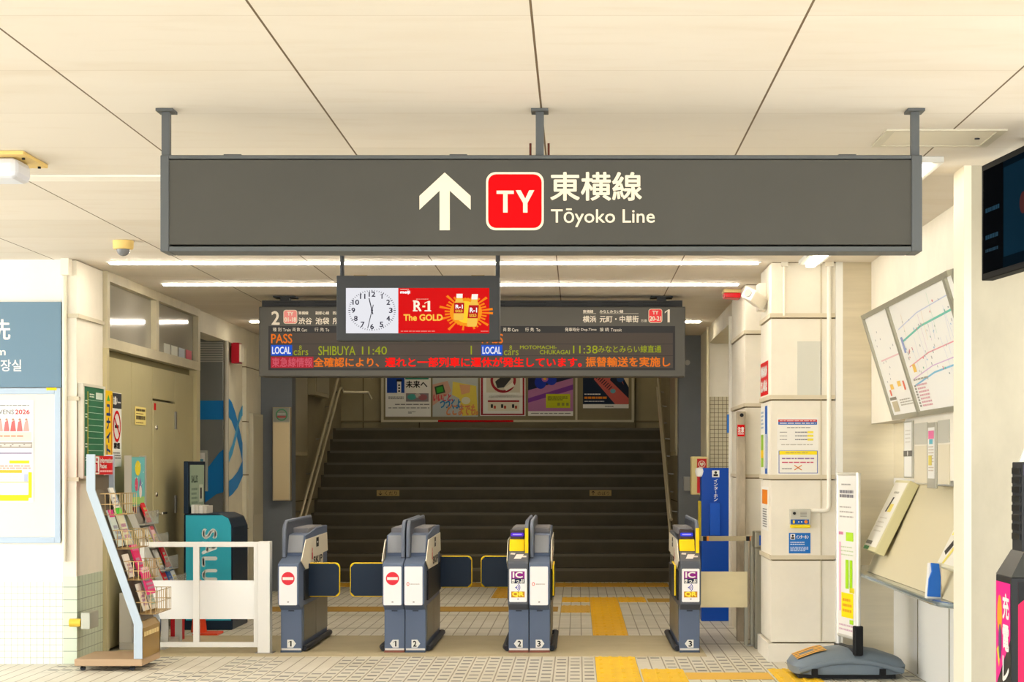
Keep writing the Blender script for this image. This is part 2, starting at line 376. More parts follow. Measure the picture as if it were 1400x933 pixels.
# ticket bay
struct(MB().box((1.905, 14.58, 0), (1.957, 14.9, ZC), WHITE), 'trim_13')
struct(MB().box((1.957, 14.6, 0), (2.4, 14.8, ZC), STAINLESS), 'wall_steel')
struct(MB().box((2.17, 10.17, 1.76), (2.4, 14.6, ZC), CREAM).box((2.17, 10.17, 1.361), (2.4, 13.1, 1.7595), CREAM).box((2.335, 13.11, 1.361), (2.4, 14.6, 1.7595), STAINLESS).box((2.335, 10.17, 0), (2.4, 14.6, 1.36), WHITE), 'wall_right')
for y in (12.4, 13.55): struct(MB().box((2.33, y, .02), (2.335, y + .012, .70), M('8A8470', .7)), 'trim_14')
struct(MB().box((1.94, 9.9, 0), (4.5, 10.17, ZC), PILLAR), 'pillar_right')
struct(MB().box((1.935, 9.895, 0), (1.972, 10.17, ZC), M('EDE5D0', .6)), 'trim_15')

# tactile paving
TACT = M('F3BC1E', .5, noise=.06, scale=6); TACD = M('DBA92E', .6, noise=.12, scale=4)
def tactile(x0, x1, y0, y1, m, bars='y', n=4, z=.004):
    mb = MB().box((x0, y0, 0), (x1, y1, z), m)
    if bars == 'y':
        k = max(1, round((y1 - y0) / .31)); L = (y1 - y0) / k
        for j in range(k):
            for i in range(n):
                xc = x0 + (x1 - x0) * (i + .5) / n; mb.box((xc - .012, y0 + j * L + .02, z), (xc + .012, y0 + (j + 1) * L - .02, z + .006), m)
    elif bars == 'dot':
        for i in range(int((x1 - x0) / .06)):
            for j in range(int((y1 - y0) / .06)): mb.lathe((x0 + .03 + i * .06, y0 + .03 + j * .06, z), [(.014, 0), (.01, .006)], m, 8)
    struct(mb, 'floor_tactile')
TACF = M('FACB28', .55, noise=.05, scale=6)
tactile(.13, .43, 9.5, 14.93, TACF); tactile(.445, .745, 13.1, 14.03, TACF); tactile(.75, 1.33, 13.38, 13.8, M('EDBE4E', .6), None)
tactile(1.35, 1.65, 13.1, 14.05, TACF)
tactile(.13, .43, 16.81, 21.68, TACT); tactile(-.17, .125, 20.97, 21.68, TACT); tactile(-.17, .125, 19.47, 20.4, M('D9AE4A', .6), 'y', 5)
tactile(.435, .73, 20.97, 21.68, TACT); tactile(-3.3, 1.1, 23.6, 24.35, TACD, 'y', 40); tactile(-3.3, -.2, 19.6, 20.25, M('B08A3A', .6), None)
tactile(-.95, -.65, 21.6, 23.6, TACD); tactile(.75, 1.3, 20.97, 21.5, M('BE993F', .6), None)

# ------------------------------------------------------------------ ceiling lamps
LED = M('FFF3E0', emit=42); LED2 = M('FFF0D8', emit=9)
def line_lamp(x0, x1, Y, label):
    t = thing('ceiling_light', label, 'light', ((x0 + x1) / 2, Y, ZC), 'line lamps in the ceiling')
    MB(t.location).box((x0 - .02, Y - .05, ZC - .006), (x1 + .02, Y + .05, ZC - .001), WHITE).build('housing', t)
    MB(t.location).box((x0, Y - .03, ZC - .020), (x1, Y + .03, ZC - .0065), LED).build('diffuser', t, bevel=.006)
line_lamp(-3.45, 1.33, 14.56, 'long white line lamp across the ceiling, nearest one behind the big sign')
line_lamp(-3.42, 1.32, 16.3, 'long white line lamp across the ceiling, just in front of the departure board')
line_lamp(-3.40, 1.27, 20.5, 'line lamp mostly hidden behind the departure board, only its ends showing')
t = thing('ceiling_light', 'fluorescent strip lamp running along the ceiling beside the fare map bay', 'light', (1.70, 12.1, ZC))
MB(t.location).box((1.62, 9.6, ZC - .03), (1.78, 14.5, ZC - .001), WHITE).build('housing', t)
for a_, b_ in ((9.65, 11.2), (11.3, 12.85), (12.95, 14.45)): MB(t.location).box((1.665, a_, ZC - .055), (1.735, b_, ZC - .0305), LED2).build('tube', t, bevel=.01)
# unseen lamp added above the stair landing to brighten the posters
t = thing('ceiling_light', 'added unseen lamp over the stair landing that lights the posters', 'light', (-1.1, 27.6, 4.8))
MB(t.location).box((-2.4, 27.5, 4.74), (.2, 27.7, 4.799), WHITE).build('housing', t)
MB(t.location).box((-2.35, 27.53, 4.70), (.15, 27.67, 4.739), M('FFF0D2', emit=20)).build('diffuser', t)

# ------------------------------------------------------------------ big overhead sign
Y = 8.28
t = thing('overhead_sign', 'big dark grey hanging line sign with white arrow and red rounded square', 'sign', (px(740, Y), Y + .08, 2.35))
o = t.location
x0, x1, z0, z1 = px(219, Y), px(1261, Y), pz(344, Y), pz(212, Y)
MB(o).box((x0 + .03, Y + .006, z0 + .03), (x1 - .03, Y + .16, z1 - .02), SIGNGREY).build('panel', t)
f = MB(o)
f.frame(lambda a, b, c, d: ((a, Y, b), (c, Y + .165, d)), x0, z0, x1, z1, .036, .045, .022, .016, FRAMEGREY)
f.build('frame', t, bevel=.004)
for xx in (227, 738, 1251):
    h = MB(o); xc = px(xx, Y + .06); h.box((xc - .017, Y + .05, z1), (xc + .017, Y + .085, ZC - .012), FRAMEGREY); h.box((xc - .036, Y + .02, ZC - .012), (xc + .036, Y + .12, ZC - .001), FRAMEGREY); h.build('hanger', t)
for xx in (316, 626, 1160): MB(o).box((px(xx - 12, Y), Y + .03, z1), (px(xx + 12, Y), Y + .1, z1 + .008), FRAMEGREY).build('bracket', t)
for xx in (725, 750): MB(o).tube([(px(xx, Y + .05), Y + .07, z1), (px(xx, Y + .05), Y + .07, z1 + .06)], .005, M('5A2A1E', .6)).build('bolt', t)
a = front(Y + .006, o)
a.poly([(608, 236), (643.5, 268), (643.5, 287), (615, 261), (615, 315), (601, 315), (601, 261), (573.5, 287), (573.5, 268)], CREAMW, 1)
a.build('arrow', t)
a = front(Y + .006, o)
a.rr(664.5, 235.5, 743.5, 315, 13, CREAMW, 1); a.rr(667.5, 238.5, 740.5, 312, 11, RED, 2)
a.rect(679, 261, 702.5, 265.5, CREAMW, 4); a.rect(688, 265, 694, 291, CREAMW, 4)                       # T
a.poly([(705, 260.5), (712, 260.5), (718.2, 272), (723.5, 260.5), (730.5, 260.5), (721.2, 278), (721.2, 291), (715.2, 291), (715.2, 278)], CREAMW, 4)
a.build('line_symbol', t)
a = front(Y + .006, o)
a.text('東横線', 753, 274, 877, 236, CREAMW, 1, .85); a.text('Tōyoko Line', 753.5, 310.5, 895, 285.5, CREAMW, 1, .25)
a.build('lettering', t)

# ------------------------------------------------------------------ clock screen
Y = 14.0
t = thing('display_screen', 'hanging screen with a white clock face beside a red drink advert', 'screen', (px(572, Y), Y + .1, pz(466, Y)))
o = t.location
MB(o).box((px(460, Y), Y, pz(466, Y)), (px(683, Y), Y + .16, pz(377, Y)), CASEGREY).build('casing', t, bevel=.006)
for xx in (466, 680): MB(o).tube([(px(xx, Y), Y + .08, pz(378, Y)), (px(xx, Y), Y + .08, ZC - .001)], .016, CASEGREY, 10).build('hanger', t)
for xx in (492, 653): MB(o).box((px(xx - 9, Y), Y + .03, pz(377, Y)), (px(xx + 9, Y), Y + .12, pz(375.5, Y)), M('B79F74', .5)).build('bracket', t)
def E(h, s=1.): return M(h, emit=s)
a = front(Y, o); a.rect(473, 394, 544.5, 456, E('F4F4FA', .9), 1)
cx, cy = 508.7, 424.6
for i in range(60):
    an = math.radians(i * 6); r0 = 30 if i % 5 else 29.2; r1 = 32.4
    k = .86
    a.seg((cx + r0 * math.sin(an), cy - k * r0 * math.cos(an)), (cx + r1 * math.sin(an), cy - k * r1 * math.cos(an)), 1.0 if i % 5 == 0 else .6, E('3A3450', .5), 2)
for n in range(1, 13):
    an = math.radians(n * 30); s_ = str(n); w = 4.6 if n < 10 else 8.6
    if n == 11: w = 7
    if n == 1: w = 2.6
    u, v = cx + 25.6 * math.sin(an), cy - .84 * 26.3 * math.cos(an)
    if n == 1: a.one(u - 1.8, v + 3.3, u + 1.8, v - 3.3, E('3A3450', .5), 2)
    else: a.text(s_, u - w / 2, v + 3.3, u + w / 2, v - 3.3, E('3A3450', .5), 2, .25)
a.seg((509.8, 430), (504.6, 408), 1.3, E('2A2440', .5), 3); a.seg((510.5, 417), (502.8, 449), 1., E('2A2440', .5), 4); a.disc(cx, cy, 1.4, E('2A2440', .5), 5)
a.build('clock_face', t)
a = front(Y, o); a.rect(544.5, 394, 669, 456, E('E20006', .95), 1)
bx, by = 637, 427
for i in range(34):
    an = i * 2 * math.pi / 34 + .05; r = (37 if i % 3 == 0 else 29) * (1 if abs(math.cos(an)) > .5 else .8)
    a.poly([(bx, by), (bx + r * math.cos(an - .05), by + .85 * r * math.sin(an - .05)), (bx + r * math.cos(an + .05), by + .85 * r * math.sin(an + .05))], E('FF8A10', .95), 2)
a.disc(bx, by, 22, E('FF9A12', .95), 3, 19); a.disc(bx, by, 15, E('FFD02A', 1), 4, 15)
def bottle(cx_, top, bot, lean, lay):
    def q(u, v): return (cx_ + u + lean * (bot - v), v)
    h = bot - top
    a.poly([q(-4.2, top), q(4.2, top), q(4.2, top + .16 * h), q(-4.2, top + .16 * h)], E('FFF7EC', 1), lay)
    a.poly([q(-3.6, top + .16 * h), q(3.6, top + .16 * h), q(6.6, top + .36 * h), q(6.9, top + .94 * h), q(5.5, bot), q(-5.5, bot), q(-6.9, top + .94 * h), q(-6.6, top + .36 * h)], E('F7C24A', 1), lay)
    a.poly([q(-6.9, top + .34 * h), q(6.9, top + .34 * h), q(6.9, top + .74 * h), q(-6.9, top + .74 * h)], E('C4101A', .9), lay + 1)
    a.text('R-1', cx_ - 4.6 + lean * h * .5, top + .56 * h, cx_ + 4.8 + lean * h * .5, top + .42 * h, E('FFFFFF', 1), lay + 2, .3)
    a.text('GOLD', cx_ - 4.8 + lean * h * .33, top + .7 * h, cx_ + 4.8 + lean * h * .33, top + .61 * h, E('F5C945', 1), lay + 2, .15)
bottle(627, 402, 438, .04, 6); bottle(645, 402.5, 447, .1, 6)
a.text('R', 566, 425.4, 576, 411.8, E('FFF4DC', 1), 3, .6); a.rect(577.5, 418, 581.5, 420.5, E('FFE9B0', 1), 3); a.one(580, 425.4, 589, 411.8, E('FFF4DC', 1), 3)
a.rect(564.5, 424.4, 571, 426, E('FFF4DC', 1), 3); a.rect(580.5, 424.4, 589.5, 426, E('FFF4DC', 1), 3); a.rect(564.5, 411, 570, 412.6, E('FFF4DC', 1), 3)
a.text('The GOLD', 552, 438.6, 605, 430.2, E('FFC84A', 1), 3, .45)
a.text('meiji', 547.5, 402.6, 560.5, 398, E('FFFFFF', 1), 3, .4); a.lines(547.5, 397, 559, 394.8, 1, E('FFD0C0', .9), 3)
a.lines(548, 453.8, 596, 452.4, 1, E('FFC0B0', .8), 3); a.lines(657.5, 453.8, 668, 452.4, 1, E('FFC0B0', .8), 3); a.lines(569, 409.8, 586, 408.6, 1, E('FFD9C0', .9), 3)
a.build('advert', t)

# ------------------------------------------------------------------ departure board
Y = 17.4
t = thing('departure_board', 'wide grey LED train departure board hung in front of the stairs', 'display', (px(645, Y), Y + .15, pz(515, Y)))
o = t.location
MB(o).box((px(354, Y), Y, pz(515, Y)), (px(937, Y), Y + .3, pz(419.5, Y)), M('54534F', .5, .1, spec=.15)).build('casing', t, bevel=.008)
vb = MB(o).box((px(358, Y + .1), Y + .1, pz(419.4, Y)), (px(933, Y + .1), Y + .3, pz(411, Y + .1)), DARK); vb.build('vent_box', t, bevel=.004)
for i, xx in enumerate(range(375, 920, 56)): MB(o).box((px(xx, Y + .1), Y + .09, pz(414.6, Y + .1)), (px(xx + 36, Y + .1), Y + .102, pz(413.4, Y + .1)), BLACK).box((px(xx, Y + .1), Y + .09, pz(418.2, Y + .1)), (px(xx + 36, Y + .1), Y + .102, pz(417, Y + .1)), BLACK).build('vent', t)
for xx in (391, 904):
    MB(o).box((px(xx - 6, Y + .2), Y + .12, pz(412, Y + .1) - .01), (px(xx + 6, Y + .2), Y + .25, ZC - .012), DARK).box((px(xx - 15, Y + .2), Y + .08, ZC - .014), (px(xx + 15, Y + .2), Y + .3, ZC - .001), DARK).build('mount', t)
a = front(Y, o)
a.rect(367, 446, 923, 506.5, M('1E1F22', .4), 1)
LEDBG = M('463F3B', .4, spec=.12)
a.rect(370, 455.5, 920, 470.3, LEDBG, 2); a.rect(370, 471, 920, 486.4, LEDBG, 2); a.rect(370, 487, 920, 503.5, LEDBG, 2)
a.build('display_panel', t)
a = front(Y, o); WT = M('E8E0D2', .5)
a.text('2', 371.5, 444, 382, 426, WT, 1, .5); a.one(908.5, 441, 916.5, 423.4, WT, 1)
for (u0, s_) in ((387.5, 'TY\n01-18'), (886.5, 'TY\n20-21')):
    dv = 0 if u0 > 500 else 1.5
    a.rr(u0, 422.5 + dv, u0 + 19, 441.5 + dv, 3.4, CREAMW, 1); a.rr(u0 + .8, 423.3 + dv, u0 + 18.2, 440.7 + dv, 2.8, M('E8303A', .4) if u0 > 500 else M('E88A88', .3), 2)
    a.text('TY', u0 + 5.5, 430 + dv, u0 + 13.5, 425.4 + dv, WT, 3, .3); a.text(s_.split('\n')[1], u0 + 1.8, 438.6 + dv, u0 + 17.2, 432.8 + dv, WT, 3, .3)
a.text('東横線', 408, 430.4, 421.5, 426, WT, 1, .1); a.text('副都心線', 431.5, 430.4, 450, 426, WT, 1, .1); a.text('西武線', 455, 430.4, 468, 426, WT, 1, .1)
a.text('渋谷', 408, 443.5, 426.5, 434.6, WT, 1, .2); a.text('池袋', 431.5, 443.5, 450, 434.6, WT, 1, .2); a.text('所沢', 455, 443.5, 473, 434.6, WT, 1, .2)
a.text('東横線', 797, 428.2, 811, 424, WT, 1, .1); a.text('みなとみらい線', 820, 428.2, 852, 424, WT, 1, .1)
a.rect(797, 428.9, 815, 429.3, WT, 1); a.rect(820, 428.9, 873, 429.3, WT, 1)
a.text('横浜', 797, 441, 815, 432, WT, 1, .2); a.text('元町・中華街', 820, 441, 873, 432, WT, 1, .2); a.text('方面', 876, 440.8, 884.5, 436.8, WT, 1)
for u, s_, w in ((373, '種 別', 12), (387, 'Train', 10.5), (400, '両 数', 10.5), (412.5, 'Cars', 7.5), (430, '行 先', 13), (445, 'To', 5), (688, '両 数', 10.5), (700, 'Cars', 8.5), (718, '行 先', 12), (733, 'To', 5.5), (772.5, '発車時分', 20), (794.5, 'Dep.Time', 21), (820, '接 続', 12.5), (835, 'Transit', 15)):
    a.text(s_, u, 453.4, u + w, 448.3 if ord(s_[0]) > 999 else 449.2, WT, 4)
a.build('lettering', t)
a = front(Y, o); LG = E('A8B410', .75); LO = E('F07818', .85); LR = E('FF0600', 1); LW = E('F0F0F8', .9); LB = E('1C5AD8', .8)
a.text('PASS', 371, 469.5, 399.5, 457, LO, 3, .25); a.text('PASS', 659, 469.5, 687.5, 457, LO, 3, .25)
for u in (370.5, 658):
    a.rect(u, 472, u + 29, 486.4, LB, 3); a.text('LOCAL', u + 1.8, 484, u + 27, 474.5, LW, 4, .3)
    a.text('8', u + 38.5, 478.8, u + 42, 472.5, LG, 3); a.text('cars', u + 31, 486, u + 51, 479.3, LG, 3)
a.text('SHIBUYA', 435.5, 486, 486, 473.5, LG, 3, .1); a.text('11:40', 495, 485, 529, 474, LG, 3, .1); a.rect(643.5, 473, 645.2, 485, LG, 3)
a.text('MOTOMACHI-', 711, 477.5, 761, 472.8, LG, 3, .1); a.text('CHUKAGAI', 738, 484.5, 779, 479, LG, 3, .1)
a.text('11:38', 783.5, 483.5, 817, 472.8, LG, 3, .1); a.text('みなとみらい線直通', 818, 482.5, 904, 472.5, LG, 3, .1)
a.rect(370.5, 488, 428.5, 503.4, E('C02838', .8), 3); a.text('東急線情報', 372, 502, 427, 489.5, E('E06070', .8), 4, .2)
a.text('全確認により、', 429, 501.8, 518, 489.2, LO, 3, .4); a.text('遅れと一部列車に運休が発生しています。', 527, 501.8, 795, 489.2, LR, 3, .5); a.text('振替輸送を実施し', 801, 501.5, 916, 488.5, LO, 3, .4)
a.build('led_text', t)

# ------------------------------------------------------------------ handrails
def handrail(X, wx, label):
    t = thing('handrail', label, 'handrail', (X, 24.3, 0), 'stair handrails')
    for dz, ye in ((.85, 28.4), (.62, 28.25)):
        z0_ = dz; pts = [(X, 24.15, z0_ - .06), (X, 24.32, z0_), (X, ye, z0_ + .488 * (ye - 24.32)), (X, ye + .25, z0_ + .488 * (ye - 24.32) + .03)]
        if X < 0: pts += [(X, ye + .45, z0_ + .488 * (ye - 24.32) - .02), (X + .35, ye + .55, z0_ + .488 * (ye - 24.32) - .02), (X + .4, ye + .55, z0_ + .488 * (ye - 24.32) - .12)]
        MB(t.location).tube(pts, .021, M('E2D8BC', .25, .45), 10).build('rail', t, smooth=True)
        for k in range(5):
            yy = 24.5 + k * .95; zz = z0_ + .488 * (yy - 24.32)
            MB(t.location).tube([(X, yy, zz), (X, yy, zz - .05), (wx, yy, zz - .06)], .009, STEELD, 6).build('bracket', t)
handrail(-3.41, -3.5, 'pair of steel handrails on the left wall of the stairs')
handrail(1.14, 1.23, 'pair of steel handrails on the right wall of the stairs')
# advert cases on the stair side walls
def wallcase(x0, x1, y0, y1, z0, z1, label):
    sgn = 1 if x1 > x0 else -1
    t = thing('wall_case', label, 'display case', (x0, (y0 + y1) / 2, z0))
    MB(t.location).box((x0, y0, z0), (x1, y1, z1), M('B5AB8C', .5, noise=.05)).build('casing', t, bevel=.006)
    MB(t.location).box((x1, y0 + .05, z0 + .05), (x1 + sgn * .008, y1 - .05, z1 - .05), M('A39A7C', .3)).build('cover', t)
wallcase(-3.5, -3.34, 23.1, 24.4, 1.57, 2.75, 'big flat beige case on left stair wall beside the grey column')
wallcase(-3.5, -3.40, 25.6, 27.0, 2.37, 3.4, 'second beige case higher up the left stair wall')
wallcase(1.23, 1.15, 23.1, 24.5, 1.57, 2.75, 'beige flat case on the right stair wall beside dark column')
# stair signs
def stairsign(xa, xb, ya, yb, arrow, label):
    n = 6; Yf = 24.6 + T_ * n - .013
    a = front(Yf - .004); MB
    mb = MB((px((xa + xb) / 2, Yf), Yf, pz(yb, Yf))).box((px(xa, Yf), Yf - .004, pz(yb, Yf)), (px(xb, Yf), Yf, pz(ya, Yf)), M('B79A5A', .5))
    ob = mb.build('stair_sign', label=label, cat='sign', group='direction plates on the stair risers')
    a = front(Yf - .004, ob.location); k = M('3A2E18', .6)
    if arrow > 0: a.seg((xa + 5, ya + 1.5), (xa + 5, yb - 1.2), .8, k); a.seg((xa + 2.8, ya + 3.6), (xa + 5, ya + 1.3), .8, k); a.seg((xa + 7.2, ya + 3.6), (xa + 5, ya + 1.3), .8, k); a.text('のぼり', xa + 11, yb - 1.2, xb - 3, ya + 1.6, k, 1)
    else: a.seg((xa + 5, ya + 1.2), (xa + 5, yb - 1.5), .8, k); a.seg((xa + 2.8, yb - 3.6), (xa + 5, yb - 1.3), .8, k); a.seg((xa + 7.2, yb - 3.6), (xa + 5, yb - 1.3), .8, k); a.text('くだり', xa + 11, yb - 1.2, xb - 3, ya + 1.6, k, 1)
    a.build('arrow_print', ob)
stairsign(515, 546, 670.5, 678.5, -1, 'small tan plate with down arrow on a stair riser')
stairsign(806, 836, 670.5, 678.5, 1, 'small tan plate with up arrow on a stair riser')

# ------------------------------------------------------------------ posters at the top of the stair
Y = 29.14
t = thing('poster_case', 'long pale framed poster case on the wall at the top of stairs', 'poster case', (px(694, Y), 29.2, pz(577, Y)))
o = t.location; zt = pz(470, Y)
MB(o).box((px(522, Y), Y, pz(576, Y)), (px(866, Y), 29.185, zt), M('857A5E', .6)).build('backing', t)
f = MB(o)
f.frame(lambda a, b, c, d: ((px(a, Y), Y - .02, pz(b, Y)), (px(c, Y), Y - .0005, pz(d, Y))), 521, 577.5, 867, 469, 3.5, 3.5, -3, -3, M('C9C0A2', .4))
f.box((px(786.5, Y), Y - .018, pz(574.5, Y)), (px(789.5, Y), Y - .0005, pz(472, Y)), M('C9C0A2', .4))
f.build('frame', t)
MB(o).box((px(599, Y), Y - .026, pz(577.3, Y)), (px(702, Y), Y - .0205, pz(574.7, Y)), RED).build('red_strip', t)
def poster(x0, x1, yt, yb, base, label, draw):
    mb = MB((px((x0 + x1) / 2, Y), Y, pz(yb, Y))).box((px(x0, Y), Y - .005, pz(yb, Y)), (px(x1, Y), Y - .001, pz(yt, Y)), base)
    ob = mb.build('poster', label=label, cat='poster', group='posters at the top of the stairs')
    a = front(Y - .005, ob.location); draw(a); a.build('print', ob)
def d1(a):
    a.rect(529, 480, 553, 537.5, M('0E3F9C'), 1); a.rect(554, 480, 586, 519, M('2C8A74'), 1); a.rect(543, 520, 548.5, 537.5, PAPER, 2); a.rect(542, 519, 549.5, 522, BLACK, 3)
    for y in (526, 530, 534): a.rect(544.5, y, 547, y + 2, BLACK, 3)
    a.text('未来へ', 555, 530.5, 584, 521, BLACK, 2, .3)
    a.rect(555, 538, 586, 549.5, M('8C8286'), 2); a.disc(563, 543, 6, M('4FA79C'), 3, 4); a.disc(578, 543.5, 6, M('A8686C'), 3, 4); a.disc(571, 541, 4, M('C9BDB4'), 3, 3)
    a.lines(531, 542, 552, 546.5, 2, GREYTXT); a.lines(540, 552, 587, 554.5, 1, GREYTXT); a.lines(531, 557, 587, 559, 1, GREYTXT)
    a.rect(558, 564.5, 563, 565.5, GREYTXT, 1); a.lines(558, 562.5, 568, 564, 1, GREYTXT)
poster(527, 589, 476, 570, PAPER, 'leftmost stair poster, white with blue panel and tower', d1)
def d2(a):
    a.rect(591.5, 476, 653.5, 570, M('BFC4C0'), 0); a.poly([(591.5, 526), (612, 521), (617, 535), (606, 545), (591.5, 555)], M('D3A58E'), 1)
    a.poly([(594, 529), (606, 526), (609, 537), (596, 540)], M('2F4A2E'), 2); a.poly([(596.5, 530.5), (605, 528.3), (606.5, 535.5), (597.5, 538)], M('3FA43A'), 3)
    a.poly([(619, 522), (651, 528), (653.5, 568), (632, 569), (628, 545), (618, 540)], M('E8D25A'), 1); a.poly([(628, 526), (643, 527), (642, 537), (631, 540)], M('E3A878'), 2); a.disc(637, 548, 6, M('E9E4C4'), 3, 5)
    a.text('いいこと、', 592, 549, 619, 539, M('D8525C'), 4, .5, .05); a.text('つづくよ、', 601, 559, 632, 546, M('2F7FB8'), 4, .5, .05); a.text('どこまでも。', 610, 568, 653, 553, M('E08A5A'), 4, .5, .05)
poster(591.5, 653.5, 476, 570, M('C9CCC6'), 'stair poster with yellow figure and slanted bright lettering', d2)
def d3(a):
    a.rect(657.5, 476, 717, 568, DRED, 0); a.rect(660.3, 476, 714.5, 566, PAPER, 1); a.rect(665, 500, 711, 537, M('D9D0BC'), 2)
    a.ring(688, 520, 14, 17.5, DRED, 4); a.poly([(677, 522), (690, 512), (699, 518), (689, 530), (680, 531)], M('3A3838'), 3); a.poly([(689, 531), (701, 523), (704, 528), (692, 535)], M('F0E8DA'), 5)
    a.lines(668, 540, 710, 544, 2, GREYTXT); a.rect(667, 547.5, 710, 550, DRED, 2); a.rect(667, 550, 710, 562, M('E8DFCB'), 2)
    for x in (671, 685, 700): a.rect(x, 553, x + 3, 558, BLACK, 3); a.rect(x + 4, 555, x + 7, 559, M('B8432E'), 3)
poster(656.5, 718.5, 476, 569, PAPER, 'stair poster with red border and red prohibition ring', d3)
def d4(a):
    a.rect(722, 476, 783.5, 569, M('B878A8'), 0); a.poly([(722, 476), (783.5, 476), (783.5, 517), (722, 534)], M('1B1E3C'), 1)
    a.disc(739, 523, 8, M('1A34A8'), 3, 9); a.disc(754, 520, 7, M('1A34A8'), 3, 7); a.disc(747, 516, 9, M('1A34A8'), 2, 8); a.disc(745, 518, 4.5, M('B56AA8'), 4); a.disc(745, 518, 2, M('E8B030'), 5)
    a.poly([(722, 545), (783.5, 526), (783.5, 533), (722, 551)], M('7E3C98'), 2); a.rect(746.5, 539, 779.5, 558, M('C7CB1E'), 3); a.lines(749, 542, 776, 548, 3, M('5E5E20'), 4)
    for x in (762, 768, 774): a.rect(x, 551, x + 3.5, 555, M('8A8E3A'), 4)
    a.rect(722, 562.5, 783.5, 569, PAPER, 3); a.lines(726, 564.5, 782, 566.5, 1, GREYTXT, 4)
poster(722, 783.5, 476, 569, M('C68CB8'), 'purple stair poster with yellow note and blue round shapes', d4)
def d5(a):
    a.rect(797, 476, 859.5, 553, M('13233C'), 0); a.poly([(812, 519), (826, 476), (845, 505), (859.5, 544), (859.5, 553), (841, 553)], M('D2655C'), 1); a.poly([(838, 505), (859.5, 536), (859.5, 545), (834, 520)], M('1C2438'), 2)
    a.poly([(843, 500), (859.5, 500), (859.5, 530)], M('E2CFA8'), 3); a.disc(848, 518, 5, M('2C4C80'), 4); a.disc(838, 535, 3.6, M('6AA8B8'), 4, 3)
    for k in range(8): a.seg((815 + k * 2.4, 518 + k * 2.2), (820 + k * 2.4, 513 + k * 2.2), 1.2, M('2A2430'), 3)
    a.lines(799, 538, 821, 540.5, 1, PAPER, 3); a.lines(799, 542.5, 830, 545.8, 1, ORANGE, 3, .9); a.lines(799, 548, 826, 550, 1, PAPER, 3)
    a.rect(797, 553, 859.5, 558.5, PAPER, 1); a.lines(827, 555, 839, 557, 1, BLACK, 2)
poster(797, 859.5, 476, 558.5, M('13233C'), 'rightmost stair poster, navy with a coral diagonal', d5)

